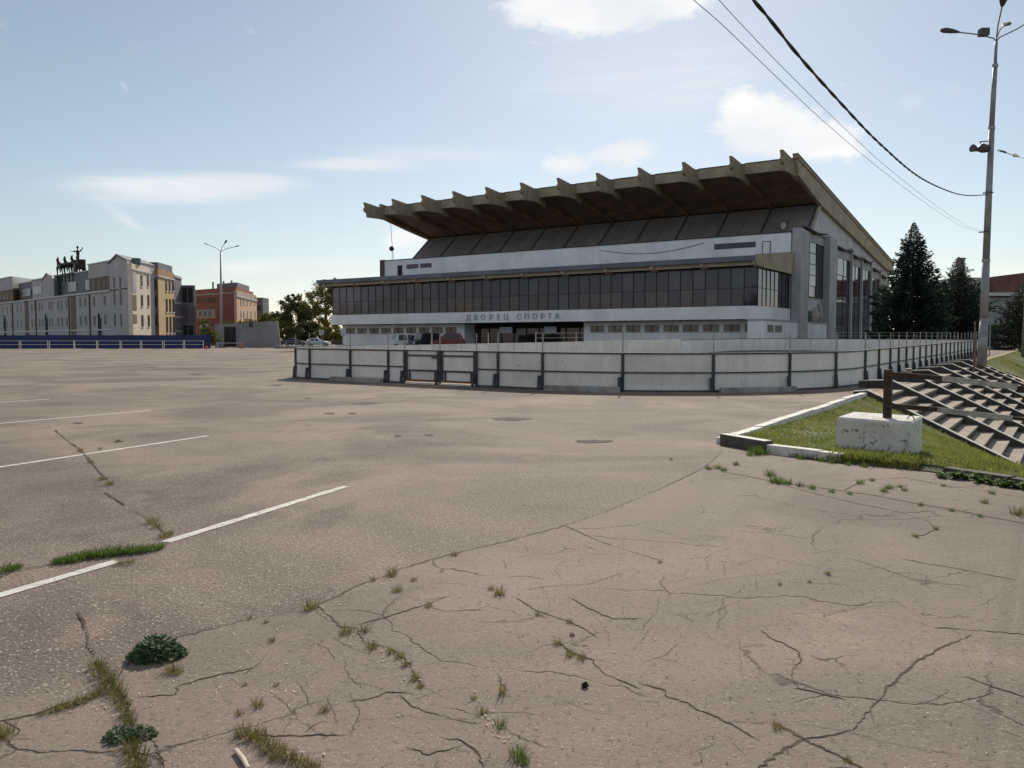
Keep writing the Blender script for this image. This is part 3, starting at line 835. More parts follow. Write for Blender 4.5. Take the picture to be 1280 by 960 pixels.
for i in range(8):
    y = -7.6 + 1.5 * (i + .5)
    for zz, key, hh in ((5.34, 's0', ZT - 5.36), (ZT + .03, 's1', 9.40 - ZT)):
        pane_obj(key, 1.43, hh, hall, (bandR - .18, y, Z(zz)), math.pi / 2)
        pane_obj(key, 1.43, hh, hall, (bandL + .18, y, Z(zz)), math.pi / 2)
    hb(bandR - .25, bandR - .11, y - .79, y - .71, 5.3, 9.42).build('mullion', 'mullion', hall)
hb(bandR - .22, bandR - .14, -7.7, 4.4, ZT - .04, ZT + .02).build('transom', 'mullion', hall)
# canopy over the glazed storey
cp = [(-9.4, 10.05), (-9.4, 10.60), (4.3, 12.0), (4.3, 11.4)]
MB().prism([(y, Z(z)) for y, z in cp], -67.2, .0, 'x').build('canopy_roof', 'canopy_roof', hall)
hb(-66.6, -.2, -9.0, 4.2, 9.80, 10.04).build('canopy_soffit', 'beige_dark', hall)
hb(-66.8, -.1, -8.95, -8.7, 9.62, 10.03).build('canopy_beam', 'beige_concrete', hall)
for k in range(12):
    x = -65.8 + 5.98 * k
    if k < 11 or True: MB().prism([(y, Z(z)) for y, z in ((-9.2, 9.66), (-9.2, 10.04), (-7.5, 10.04), (-7.5, 9.42), (-8.6, 9.44))], x - .25, x + .25, 'x').build('canopy_bracket', 'beige_concrete', hall)
MB().prism([(y, Z(z)) for y, z in ((-9.2, 9.60), (-9.2, 10.75), (4.4, 12.15), (4.4, 9.45), (-7.5, 9.45))], .003, .35, 'x').build('canopy_end', 'beige_concrete', hall)
MB().prism([(y, Z(z)) for y, z in ((-9.2, 9.62), (-9.2, 10.1), (4.2, 11.45), (4.2, 9.45), (-7.5, 9.45))], -66.9, -66.62, 'x').build('canopy_end', 'beige_dark', hall)
# upper white storey
hb(-W, -.05, 4.45, 4.75, 9.4, 14.5).build('upper_wall', 'facade_white', hall)
hb(-W - .1, .0, 4.35, 4.85, 14.5, 14.62).build('coping', 'mullion', hall)
hb(-W - .9, -W + .02, 4.3, 8.5, 9.5, 14.7).build('end_pier', 'seam_dark', hall)
hb(-W, -.05, 4.75, 12.5, 14.0, 14.3).build('terrace_roof', 'roof_metal', hall)
for x0, x1, n in ((-9.55, -7.05, 4), (-6.9, -4.4, 4), (-61.1, -58.75, 4), (-58.25, -56.05, 4)):
    wn = hb(x0 - .06, x1 + .06, 4.40, 4.46, 13.0, 13.68).build('window', 'steel_dark', hall)
    for k in range(n):
        a = x0 + (x1 - x0) * k / n; hb(a + .04, a + (x1 - x0) / n - .04, 4.37, 4.41, 13.06, 13.62).build('pane', 'glass_dark', wn)
for x0, x1, m_ in ((-3.4, -2.55, 'facade_white'), (-62.95, -62.2, 'void_dark')):
    dr = hb(x0, x1, 4.36, 4.46, 11.9, 13.55).build('door', m_, hall)
    for a, b_ in ((x0 - .07, x0), (x1, x1 + .07)): hb(a, b_, 4.33, 4.46, 11.9, 13.62).build('frame', 'mullion', dr)
    hb(x0 - .07, x1 + .07, 4.33, 4.46, 13.55, 13.62).build('frame', 'mullion', dr)
cbl = MB(); cbl.tube([(-26 + 15 * k / 16, 4.40, Z(13.9 - 1.1 * math.sin(math.pi * k / 16) * .8)) for k in range(17)], .03, 5); cbl.build('hanging_cable', 'cable_black', hall)
# leaning wall panels, one per bay, with seams
KY, KZ, BY, BZ = 16.2, 19.35, 10.2, 14.3
for k in range(11):
    x0 = -W + 6 * k + .16; x1 = x0 + 5.68
    for a, b_ in ((x0, (x0 + x1) / 2 - .03), ((x0 + x1) / 2 + .03, x1)):
        MB().prism([(BY, Z(BZ)), (KY, Z(KZ)), (KY + .3, Z(KZ)), (BY + .3, Z(BZ))], a, b_, 'x').build('leaning_panel', 'slope_panel', hall)
MB().prism([(BY + .12, Z(BZ)), (KY + .12, Z(KZ)), (KY + .5, Z(KZ)), (BY + .5, Z(BZ))], -W, 0, 'x').build('leaning_wall', 'seam_dark', hall)
for k in range(12):
    x = -W + 6 * k
    MB().prism([(BY - .12, Z(BZ)), (KY - .12, Z(KZ)), (KY + .2, Z(KZ)), (BY + .2, Z(BZ))], x - .14, x + .14, 'x').build('leaning_rib', 'seam_dark', hall)
MB().prism([(BY - .1, Z(BZ - .3)), (KY - .1, Z(KZ)), (KY + .75, Z(KZ)), (BY + .75, Z(BZ - .3))], .16, .40, 'x').build('gable_trim', 'beige_concrete', hall)
# soffit bays, ribs, fascia
for k in range(11):
    x0 = -W + 6 * k + .2
    MB().prism([(4.7, Z(22.05)), (KY - 3.2, Z(20.45)), (KY - 3.2, Z(20.65)), (4.7, Z(22.25))], x0, x0 + 5.6, 'x').build('soffit_panel', 'soffit_wood', hall)
    MB().prism([(KY - 3.17, Z(20.44)), (KY + .1, Z(19.5)), (KY + .1, Z(19.75)), (KY - 3.17, Z(20.64))], x0, x0 + 5.6, 'x').build('soffit_panel', 'soffit_rust', hall)
    MB().prism([(4.35, Z(22.0)), (4.35, Z(23.25)), (4.68, Z(23.25)), (4.68, Z(22.0))], x0, x0 + 5.6, 'x').build('fascia', 'beige_concrete', hall)
    hb(x0, x0 + 5.6, 4.25, 4.7, 23.252, 23.36).build('drip_edge', 'roof_metal', hall)
rib = [(-.2, 23.45), (-.02, 23.0), (.12, 22.8), (-.05, 22.62), (-.24, 22.38), (-.1, 22.05), (.38, 21.85), (.55, 21.15), (3.3, 21.25), (4.6, 21.2), (6.1, 20.85), (9.5, 20.35), (13.5, 19.75), (16.15, 19.12), (16.4, 19.9), (12.0, 21.0), (4.6, 22.95)]
rib_me = MB().prism([(y, Z(z)) for y, z in rib[:11] + [(6.1, 22.55), (4.6, 22.95)]], -.19, .19, 'x').mesh('roof_rib')
tail_me = MB().prism([(y, Z(z)) for y, z in [(6.102, 20.9), (9.5, 20.45), (13.5, 19.85), (16.15, 19.22), (16.4, 19.9), (12.0, 21.0), (6.102, 22.5)]], -.13, .13, 'x').mesh('rib_tail')
for k in range(12):
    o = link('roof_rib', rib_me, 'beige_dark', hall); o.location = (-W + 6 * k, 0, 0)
    q = link('rib_tail', tail_me, 'soffit_wood', o)
# roof slab and gable edge beams
def rz_(y): return 23.45 - .126 * (y - 4.5)
MB().prism([(4.5, Z(rz_(4.5) - .1)), (68, Z(rz_(68) - .1)), (68, Z(rz_(68) - .45)), (4.8, Z(22.6))], -W - .1, .1, 'x').build('roof', 'roof_metal', hall)
for s_ in (0, 1):
    xa, xb = (.14, .62) if s_ == 0 else (-W - .62, -W - .14)
    MB().prism([(4.3, Z(rz_(4.3) - .40)), (68.2, Z(rz_(68.2) - .40)), (68.2, Z(rz_(68.2) - 2.1)), (16.4, Z(19.1)), (10.5, Z(20.15)), (5.0, Z(21.3))], xa, xb, 'x').build('edge_beam', 'beige_concrete', hall)
    MB().prism([(4.0, Z(rz_(4.0) + .12)), (68.5, Z(rz_(68.5) + .12)), (68.5, Z(rz_(68.5) - .36)), (4.0, Z(rz_(4.0) - .36))], xa - .03, xb + .1, 'x').build('roof_edge', 'beige_dark', hall)
    MB().prism([(3.9, Z(rz_(3.9) + .20)), (68.6, Z(rz_(68.6) + .20)), (68.6, Z(rz_(68.6) + .125)), (3.9, Z(rz_(3.9) + .125))], xa - .06, xb + .16, 'x').build('edge_flashing', 'roof_metal', hall)
# gable walls and the hall body
for xa, xb in ((-.25, .12), (-W - .12, -W + .25)):
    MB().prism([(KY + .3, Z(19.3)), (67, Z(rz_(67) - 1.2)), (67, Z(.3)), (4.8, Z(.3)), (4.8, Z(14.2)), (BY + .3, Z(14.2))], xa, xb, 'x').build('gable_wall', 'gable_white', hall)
hb(-W, 0, 66.7, 67, .3, 15.0).build('rear_wall', 'facade_grey', hall)
# piers and tall glazing along the right-hand side
fins = [(4.5, 1.05, 3.6, 15.0), (18.6, 1.05, 4.0, 15.4), (34.2, .55, .6, 15.2), (41.6, .5, .6, 14.6), (48.9, .5, .6, 14.3), (56.6, .5, .6, 13.2), (64.0, .5, .6, 12.4)]
for i, (v, w_, l_, zt) in enumerate(fins):
    MB().prism([(v, Z(.3)), (v, Z(zt)), (v + l_, Z(zt - .1 * l_ * .5)), (v + l_, Z(.3))], .125, .125 + w_, 'x').build('pier', 'facade_grey', hall)
    if i + 1 < len(fins):
        a = v + l_ + .02; b_ = fins[i + 1][0] - .02; zt2 = [14.1, 13.3, 12.85, 12.8, 11.9, 11.2][i]; zb = 7.1 if i == 0 else 1.0
        hb(.125, .34, a, b_, zt2, zt2 + 1.0).build('spandrel', 'facade_grey', hall)
        MB().prism([(a - .2, Z(zt2 + 1.35)), ((a + b_) / 2, Z(zt2 + 1.05)), (b_ + .2, Z(zt2 + 1.45)), (b_ + .2, Z(zt2 + 1.6)), ((a + b_) / 2, Z(zt2 + 1.25)), (a - .2, Z(zt2 + 1.5))], .13, .9, 'x').build('folded_cornice', 'seam_dark', hall)
        n = 2 if b_ - a < 9 else 3; m = 5
        for ky in range(n):
            for kz in range(m):
                y0 = a + (b_ - a) * ky / n; z0 = zb + (zt2 - zb) * kz / m
                pn = MB().box(-.02, .02, .04, (b_ - a) / n - .04, .04, (zt2 - zb) / m - .04).build('pane', 'glass_dark', hall); pn.location = (.25, y0, Z(z0)); pn.rotation_euler = (0, R(rnd.uniform(-.3, .3)), R(rnd.uniform(-.3, .3)))
        for ky in range(n + 1):
            y0 = a + (b_ - a) * ky / n; hb(.18, .33, y0 - .05, y0 + .05, zb, zt2).build('mullion', 'mullion', hall)
        for kz in range(m + 1):
            z0 = zb + (zt2 - zb) * kz / m; hb(.19, .32, a, b_, z0 - .04, z0 + .04).build('transom', 'mullion', hall)
# low annex along the side
hb(-.85, .95, -8.6, 18.5, .3, 3.72).build('annex', 'facade_white', hall)
hb(-1.0, 1.1, -8.75, 18.5, 3.723, 3.85).build('annex_roof', 'facade_grey', hall)
for y0, y1 in ((-7.6, -5.3), (-4.9, -2.2)):
    wn = hb(.93, 1.0, y0, y1, 2.35, 3.3).build('window', 'barrier_white', hall)
    hb(.99, 1.02, y0 + .12, y1 - .12, 2.45, 3.2).build('pane', 'pane_dull', wn)
# letters on the band
LX = [39.27, 38.0, 36.8, 35.5, 34.25, 33.1, 31.0, 29.84, 28.64, 27.45, 26.38, 25.29]
dg = None
for ch, u in zip('ДВОРЕЦСПОРТА', LX):
    cu = bpy.data.curves.new('letter', 'FONT'); cu.body = ch; cu.size = 1.02; cu.extrude = .05; cu.align_x = 'CENTER'
    tmp = bpy.data.objects.new('tmp', cu); COL.objects.link(tmp)
    dg = bpy.context.evaluated_depsgraph_get(); me = bpy.data.meshes.new_from_object(tmp.evaluated_get(dg)); bpy.data.objects.remove(tmp)
    me.materials.clear(); o = link('letter', me, 'letter_dark', hall); o.location = (-u, -8.06, Z(4.22)); o.rotation_euler = (math.pi / 2, 0, 0); o.scale = (1.05, 1, 1)
# roof aerial, wires and loudspeaker globe on the left, dish on the leaning wall
MB().tube([(-W + .3, 6, Z(14.6)), (-W + .3, 6, Z(17.3))], .03, 5).bar((-W - .2, 6, Z(16.6)), (-W + .8, 6, Z(16.6)), .03, .03).build('aerial', 'steel_dark', hall)
gs = thing('globe_loudspeaker', 'dark round loudspeaker hung on a wire under the canopy corner', 'loudspeaker', HO + DV * (-W) + EV * 5.0 + Vector((0, 0, 14.6)), SROT)
MB().tube([(0, 1.0, 6.6), (.6, .6, 3.4), (1.3, .2, 0)], .035, 5).build('wire', 'cable_black', gs); MB().ball((.55, .6, 2.0), .42, .42, .42).build('globe', 'seam_dark', gs, smooth=True)
dish = thing('satellite_dish', 'small pale satellite dish fixed on the leaning wall below the canopy', 'dish', HO + DV * (-3.1) + EV * 12.2 + Vector((0, 0, 16.3)), SROT)
MB().ball((0, -.5, 0), .36, .10, .48, 12, 8).build('reflector', 'facade_grey', dish, smooth=True); MB().bar((0, -.45, -.1), (0, .5, -.2), .06, .06).build('arm', 'steel_dark', dish)
tp = thing('tarpaulin_heap', 'crumpled tarpaulin and junk piled on the annex roof between the piers', 'heap', HO + DV * .2 + EV * 13.5 + Vector((0, 0, 3.85)), SROT)
for sgn, c, rr_, m_ in ((0, (-.1, 1.4, .9), (.55, 1.6, 1.0), 'tarp'), (1, (0, 3.6, 1.2), (.5, .8, 1.3), 'tarp'), (2, (-.2, -1.2, .7), (.5, 1.8, .8), 'tarp_dark')):
    b = MB().ball(c, *rr_, 10, 8); r_ = random.Random(sgn)
    b.v = [(x + r_.uniform(-.12, .12), y + r_.uniform(-.2, .2), max(0, z + r_.uniform(-.15, .15))) for x, y, z in b.v]; b.build('tarpaulin', m_, tp)

# ------------------------------------------------------------------ cars
def car(name, label, m, loc, rz, L_=4.4, W_=1.78, H_=1.46, belt=.9, hood=.28, rear=.14, van=False):
    t = thing(name, label, 'car', loc, rz); hw = W_ / 2
    x0, x1 = -L_ / 2, L_ / 2; cf, cr = x1 - hood * L_, x0 + rear * L_
    top = [(x0, .62), (x0 + .06, belt - .02), (cr - .02, belt + .04)] + [(cr + (.20 if van else .42), H_ - .05), (cr + .9, H_), (cf - 1.1, H_), (cf - (.45 if van else .85), H_ - .07), (cf + .08, belt + .03), (x1 - .35, belt - .13), (x1 - .04, .66), (x1, .55)]
    rings = []
    for x, zt in top:
        nar = .90 if x in (x0, x1) else 1.0; h_ = hw * nar; roof = zt > belt + .1; ht = h_ * (.80 if roof else .97)
        zb = .24; zm = min(zt - .02, belt)
        rings.append([(x, -h_ * .92, zb), (x, -h_, .45), (x, -h_, max(.5, zm * .98)), (x, -ht, zt - .03), (x, -ht * .8, zt), (x, ht * .8, zt), (x, ht, zt - .03), (x, h_, max(.5, zm * .98)), (x, h_, .45), (x, h_ * .92, zb)])
    body = MB().loft(rings).build('body', m, t, smooth=False)
    # glass: one pane per side window, windscreen and rear window
    for sy in (-1, 1):
        xs = [cr + .42, (cr + cf) / 2 - .1, cf - .62] if not van else [cr + .25, cr + 1.2, (cr + cf) / 2 + .3, cf - .45]
        for a, b_ in zip(xs, xs[1:]):
            yb, yt = sy * (hw + .004), sy * (hw * .80 + .03)
            MB().loft([[(a + .05, yb, belt + .04), (b_ - .05, yb, belt + .04), (b_ - .10, yt, H_ - .10), (a + .10, yt, H_ - .10)], [(a + .05, yb - sy * .05, belt + .04), (b_ - .05, yb - sy * .05, belt + .04), (b_ - .10, yt - sy * .05, H_ - .10), (a + .10, yt - sy * .05, H_ - .10)]]).build('side_window', 'glass_dark', t)
        MB().box(x1 - .16, x1 - .01, sy * hw * .55, sy * hw * .86, .60, .74).build('headlight', 'lamp_clear', t)
        MB().box(x0 - .02, x0 + .10, sy * hw * .60, sy * hw * .88, .66, .84).build('tail_light', 'lamp_red', t)
        MB().box(cf - .35, cf - .2, sy * hw, sy * (hw + .16), belt + .02, belt + .15).build('mirror', m, t)
        for xw in (x0 + .78, x1 - .82):
            wl = MB().tube([(xw, sy * (hw - .20), .31), (xw, sy * (hw + .01), .31)], .31, 18).build('wheel', 'tyre', t)
            MB().tube([(xw, sy * (hw + .0), .31), (xw, sy * (hw + .025), .31)], .19, 12).build('rim', 'steel_grey', wl)
    MB().quad((cf + .06, -hw * .82, belt + .06), (cf + .06, hw * .82, belt + .06), (cf - (.40 if van else .80) + .05, hw * .70, H_ - .07), (cf - (.40 if van else .80) + .05, -hw * .70, H_ - .07)).build('windscreen', 'glass_dark', t)
    MB().quad((cr - .04, hw * .8, belt + .08), (cr - .04, -hw * .8, belt + .08), (cr + (.16 if van else .38), -hw * .68, H_ - .09), (cr + (.16 if van else .38), hw * .68, H_ - .09)).build('rear_window', 'glass_dark', t)
    return t


def gnd(px, Y):
    x = (px - 640) / F * Y; return Vector((x, Y, zg(x, Y)))


cz = math.atan2(EV.y, EV.x)
car('parked_car', 'white minivan parked before the glazed hall front', 'car_white', gnd(507, 106), cz + R(150), 4.7, 1.8, 1.86, 1.0, .14, .03, True)
car('parked_car', 'dark blue off-road car parked between the white minivan and the red car', 'car_dark', gnd(531, 105), cz + R(168), 4.5, 1.85, 1.92, 1.05, .24, .04, True)
car('parked_car', 'dark red hatchback parked beside the entrance', 'car_red', gnd(560, 104), cz + R(125), 4.3, 1.76, 1.82, 1.0, .25, .05)
ter_y = 148.0
ta, tb_ = (343 - 640) / F * ter_y, (470 - 640) / F * ter_y
terrace = MB().box(ta, tb_, ter_y, ter_y + 34, -.2, .42).build('terrace', 'wall_concrete', kind='structure'); terrace['label'] = 'low raised concrete terrace left of the hall'
car('parked_car', 'black sedan parked on the low terrace under the trees', 'car_dark', Vector(((369 - 640) / F * 156, 156, .42)), R(4), 4.4, 1.75, 1.45)
car('parked_car', 'silver sedan parked on the low terrace beside a black sedan', 'car_silver', Vector(((398 - 640) / F * 154, 154, .42)), R(-6), 4.5, 1.76, 1.46)
tr = thing('terrace_railing', 'thin grey railing along the edge of the low terrace', 'railing', (ta, ter_y + .4, .42))
for z in (.95, .6, .3): MB().bar((0, 0, z), (tb_ - ta, 0, z), .05, .05).build('rail', 'steel_grey', tr)
for k in range(10): x = (tb_ - ta) * k / 9; MB().bar((x, 0, 0), (x, 0, 1.0), .06, .06).build('post', 'steel_grey', tr)
sg = thing('road_sign', 'small square pale sign on a post before the dark bushes', 'sign', Vector(((402.3 - 640) / F * 147, 147, 0)))
MB().tube([(0, 0, 0), (0, 0, 3.3)], .05, 6).build('post', 'steel_grey', sg); MB().box(-.42, .42, -.09, -.055, 2.45, 3.3).build('panel', 'sign_white', sg)
MB().box(-.25, .25, -.10, -.092, 2.62, 3.12).build('symbol', 'steel_grey', sg)
sg = thing('road_sign', 'pale blue sign on a post at the far left corner of the hall', 'sign', gnd(429, 124))
MB().tube([(0, 0, 0), (0, 0, 3.2)], .05, 6).build('post', 'steel_grey', sg); MB().box(-.3, .3, -.09, -.055, 2.1, 3.2).build('panel', 'sign_white', sg)

# ------------------------------------------------------------------ lamp masts, poles, cables
def lamp_head(t, base, tip, wd, ln, m='lamp_head'):
    d = (tip - base).normalized(); side = d.cross(Vector((0, 0, 1))).normalized(); up = side.cross(d)
    p = tip
    sec = [(0, .25), (.15, .5), (.45, .85), (.8, 1.0), (1.0, .55)]
    rings = []
    for f, w_ in sec:
        c = p + d * ln * f; rings.append([c - side * wd * w_ * .5, c - side * wd * w_ * .35 + up * .12 * w_, c + side * wd * w_ * .35 + up * .12 * w_, c + side * wd * w_ * .5, c + side * wd * w_ * .4 - up * .07 * w_, c - side * wd * w_ * .4 - up * .07 * w_])
    return MB().loft(rings).build('lamp_head', m, t)


LB = S(-4.35, 53.0); LB.z = zg(LB.x, LB.y) - .05
lm = thing('lamp_mast', 'tall stepped steel lamp mast with four arms standing by the staircase', 'street lamp', LB)
n_ = Vector((0, 1, 0))
def lp_(px, py): return PL(px, py, LB, n_) - LB
axis = [lp_(1227.5, 456), lp_(1237, 240), lp_(1239.5, 160), lp_(1245.5, 50)]
axis[0] = Vector((0, 0, 0))
def seg(a, b, r0, r1, nm): MB().tube([a, b], [r0, r1], 14).build(nm, 'lamp_steel', lm, smooth=True)
seg(axis[0], lp_(1230, 400), .265, .215, 'mast_section'); seg(lp_(1230, 401), lp_(1232.5, 325), .215, .195, 'mast_section'); seg(lp_(1232.5, 326), axis[2], .185, .155, 'mast_section')
seg(axis[2], lp_(1244, 82), .14, .12, 'mast_section'); seg(lp_(1244, 82), axis[3], .085, .075, 'mast_section')
for px, py, r_ in ((1244, 82, .15), (1239.5, 160, .175), (1232.5, 326, .21), (1230, 400, .235)):
    p = lp_(px, py); MB().tube([p - Vector((0, 0, .08)), p + Vector((0, 0, .08))], r_, 14).build('collar', 'lamp_steel', lm)
top = axis[3]
arms = [(lp_(1222, 43), lp_(1200, 40.5), 0.0, .42), (lp_(1239, 37), lp_(1231, 23), -1.6, .5), (lp_(1260, 30), lp_(1280, 17), 1.8, .5), (lp_(1265, 40), lp_(1284, 29), -.8, .42)]
for i, (mid, tip, dy, wd) in enumerate(arms):
    mid = mid + Vector((0, dy * .4, 0)); tip = tip + Vector((0, dy, 0))
    MB().tube([top - Vector((0, 0, .1)), top + Vector((0, 0, .05)) + (mid - top) * .15, mid, tip], .035, 6).build('arm', 'lamp_steel', lm)
    d = (tip - mid).normalized(); lamp_head(lm, mid, tip, wd, 1.05)
p = lp_(1229, 42); MB().box(p.x - .2, p.x + .25, p.y - .2, p.y + .2, p.z - .12, p.z + .25).build('control_box', 'lamp_head', lm)
cl = lp_(1238, 187); MB().tube([cl + Vector((-.75, 0, .0)), cl + Vector((-.45, 0, .08)), cl + Vector((-.1, 0, .05))], [.10, .26, .20], 10).build('floodlight', 'lamp_head', lm)
MB().tube([cl + Vector((-1.05, -.1, .06)), cl + Vector((-.72, 0, .0))], [.22, .10], 10).build('floodlight', 'lamp_head', lm)
MB().bar(cl + Vector((-.6, 0, .42)), cl + Vector((.2, 0, .48)), .06, .05).bar(cl + Vector((-.55, 0, .42)), cl + Vector((-.5, 0, .1)), .04, .04).build('bracket', 'lamp_head', lm)
for py in (241, 290): 
    p = lp_(1230 if py == 290 else 1235, py); MB().tube([p + Vector((.26 * math.cos(a), .26 * math.sin(a), 0)) for a in [6.283 * k / 12 for k in range(13)]], .02, 5).build('cable_band', 'cable_black', lm)
for py in (416, 420, 437):
    p = lp_(1229, py); MB().tube([p + Vector((.262 * math.cos(a), .262 * math.sin(a), .02 * math.sin(3 * a))) for a in [6.283 * k / 12 for k in range(13)]], .015, 5).build('wire_binding', 'cable_grey', lm)


# overhead cables: the plan runs straight between two supports, the sag comes out of the picture
def cable(name, label, pix, r, m, a, b, ext, twist=False):
    """a: support on the mast (world), b: plan point of the far support"""
    d = Vector((b.x - a.x, b.y - a.y, 0)); nrm = Vector((-d.y, d.x, 0)).normalized()
    pts = [PL(px, py, a, nrm) for px, py in pix]
    l0, l1 = pts[-2], pts[-1]; g_ = (l1 - l0).normalized()
    for k in range(1, 9):
        q = l1 + g_ * ext * k / 8; q.z += .0 * k; pts.append(q)
    sm = []
    for i in range(len(pts) - 1):
        p0 = pts[max(i - 1, 0)]; p1 = pts[i]; p2 = pts[i + 1]; p3 = pts[min(i + 2, len(pts) - 1)]
        for k in range(5):
            t = k / 5; sm.append(.5 * ((2 * p1) + (p2 - p0) * t + (2 * p0 - 5 * p1 + 4 * p2 - p3) * t * t + (3 * p1 - p0 - 3 * p2 + p3) * t ** 3))
    sm.append(pts[-1]); base = sm[0].copy()
    bm = MB()
    if twist:
        den = []
        for u_, v_ in zip(sm, sm[1:]):
            nn = max(1, int((v_ - u_).length / .18)); den += [u_ + (v_ - u_) * k / nn for k in range(nn)]
        den.append(sm[-1])
        for ph in (0, math.pi):
            bm.tube([q - base + Vector((math.cos(i * .85 + ph), math.sin(i * .85 + ph), math.sin(i * .85 + ph))) * r * .55 for i, q in enumerate(den)], r * .62, 5)
    else: bm.tube([q - base for q in sm], r, 5)
    o = bm.build(name, m); o.location = base; return tag(o, label, 'cable')


bq = Vector((4.4, 12.5, 0))
A1 = LB + lp_(1233, 243)
cable('overhead_cable', 'thick black twisted overhead cable sagging to the lamp mast', [(1233, 243.5), (1212, 244.5), (1190, 240.5), (1150, 222), (1100, 180), (1050, 128), (1000, 72), (965, 28), (940, -2), (915, -34)], .026, 'cable_black', A1, bq, 14, True)
A2 = LB + lp_(1230, 290)
cable('overhead_wire', 'thin grey overhead wire, the higher of two slung from the lamp mast', [(1231, 289), (1210, 283), (1170, 257), (1110, 210), (1050, 155), (980, 86), (930, 34), (895, -4), (860, -42)], .0042, 'cable_grey', A2, bq, 14)
cable('overhead_wire', 'thin grey overhead wire, the lower of two slung from the lamp mast', [(1231, 290.5), (1205, 284), (1160, 256), (1100, 211), (1030, 152), (960, 86), (905, 33), (865, -2), (825, -40)], .0042, 'cable_grey', A2, bq, 14)
cb = MB(); c0 = Vector((0, 0, 0)); c1 = AT(1284, 199, LB.y - 6) - (LB + lp_(1246, 187))
cb.tube([c0, c1 * .5 + Vector((0, 0, -.02)), c1, c1 * 4 + Vector((0, 0, -.3))], .02, 5).tube([c1 * .06, c1 * .32], [.05, .05], 6).tube([c1 * .52, c1 * .62, c1 * .75], [.03, .09, .03], 6)
o = cb.build('overhead_cable', 'cable_black'); o.location = LB + lp_(1246, 187); tag(o, 'short black feeder cable with insulators leaving the mast to the right', 'cable')

p = G(1217, 463, .18); o = thing('wooden_pole', 'thin bare wooden pole standing by the rink beside the lamp mast', 'pole', p)
MB().tube([(0, 0, -.1), (.05, 0, 1.1), (.0, 0, PL(1218, 402, p, n_).z - p.z)], [.055, .045, .035], 8).build('pole', 'wood_old', o)
p = S(-7.4, 70); p = Vector((p.x, p.y, zg(p.x, p.y))); px_ = 1236.5
p = Vector(((px_ - 640) / F * 66, 66, zg(36, 66))); o = thing('road_sign', 'grey back of a round topped sign behind the lamp mast', 'sign', p)
MB().tube([(0, 0, 0), (0, 0, 3.2)], .04, 6).build('post', 'steel_grey', o)
zt = PL(1236, 390, p, n_).z - p.z; MB().prism([(-.28, zt - 1.0), (.28, zt - 1.0), (.30, zt - .3), (.2, zt - .06), (0, zt), (-.2, zt - .06), (-.30, zt - .3)], -.06, -.045, 'y').build('panel', 'sign_back', o)
p = gnd(1279, 74); p.x = (1279.5 - 640) / F * 74
o = thing('lamp_mast', 'plain grey lamp mast at the far end of the grass slope', 'street lamp', p)
MB().tube([(0, 0, -.8), (.12, 0, 11.5), (.16, 0, 16)], [.22, .17, .10], 12).build('mast', 'lamp_steel', o, smooth=True); MB().tube([(.16, 0, 15.9), (.9, 0, 16.6), (2.2, 0, 16.9)], .05, 6).build('arm', 'lamp_steel', o)
lamp_head(o, Vector((1.2, 0, 16.7)), Vector((2.2, 0, 16.9)), .5, 1.0)
Lb = Vector(((277.5 - 640) / F * 168, 168, 0)); lm2 = thing('lamp_mast', 'slim pale lamp mast with spread arms in front of the concrete wall', 'street lamp', Lb)
hz = PL(278, 314, Lb, n_).z
MB().tube([(0, 0, 0), (.05, 0, hz * .55), (.12, 0, hz)], [.28, .22, .12], 10).build('mast', 'steel_grey', lm2, smooth=True)
for dx, dz, dy in ((-2.3, 1.2, 0), (1.0, 1.4, -.6), (2.6, .9, .5)):
    tp_ = Vector((.12 + dx, dy, hz + dz)); MB().tube([(.12, 0, hz - .1), (.12 + dx * .4, dy * .4, hz + dz * .55), tp_], .06, 6).build('arm', 'steel_grey', lm2)
    lamp_head(lm2, Vector((.12 + dx * .4, dy * .4, hz + dz * .55)), tp_, .5, 1.0)

# ------------------------------------------------------------------ houses on the left
def wall_frame(p0, p1):                       # frame along a wall seen from outside: x from p0 to p1, y into the house
    d = (p1 - p0); d.z = 0; d.normalize(); return math.atan2(d.y, d.x), d, Vector((-d.y, d.x, 0))


hA = Vector(((166 - 640) / F * 172, 172, 0)); fd = Vector((.70, -.716, 0)).normalized(); fb = Vector((-fd.y, fd.x, 0))
def FP(px, py=400):
    p = PL(px, py, hA, fb) - hA; return p.dot(fd), p.z
def fz(px, py): return FP(px, py)[1]
def fx(px): return FP(px)[0]
house = thing('grey_terrace_house', 'long pale grey classical terrace with gables and narrow windows behind the blue fence', 'building', hA, math.atan2(fd.y, fd.x))
zc = fz(131, 365); zA = fz(131, 328)
x_l = fx(-60); xt = fx(142)
MB().box(x_l, xt, 0, 12, 0, zc).build('wall', 'house_grey', house)
MB().box(x_l - .2, xt + .05, -.35, 12.1, zc, zc + .35).build('cornice', 'house_trim', house)
MB().box(x_l - .1, xt + .02, -.12, .0, zc * .30, zc * .30 + .3).build('string_course', 'house_trim', house)
def attic(pa, pb, ytop, yoff, m, mz=None, pxr=None):
    xa, xb = fx(pa), fx(pb); z1 = fz((pa + pb) / 2, ytop); mid = zc + .35 + (z1 - zc - .35) * .5
    MB().box(xa, xb, yoff, 11, zc + .352, mid).build('attic_wall', mz or m, house); MB().box(xa, xb, yoff - .1, 11, mid, z1).build('attic_wall', m, house)
    MB().box(xa - .1, xb + .1, yoff - .3, 11.2, z1, z1 + .25).build('coping', 'house_trim', house)
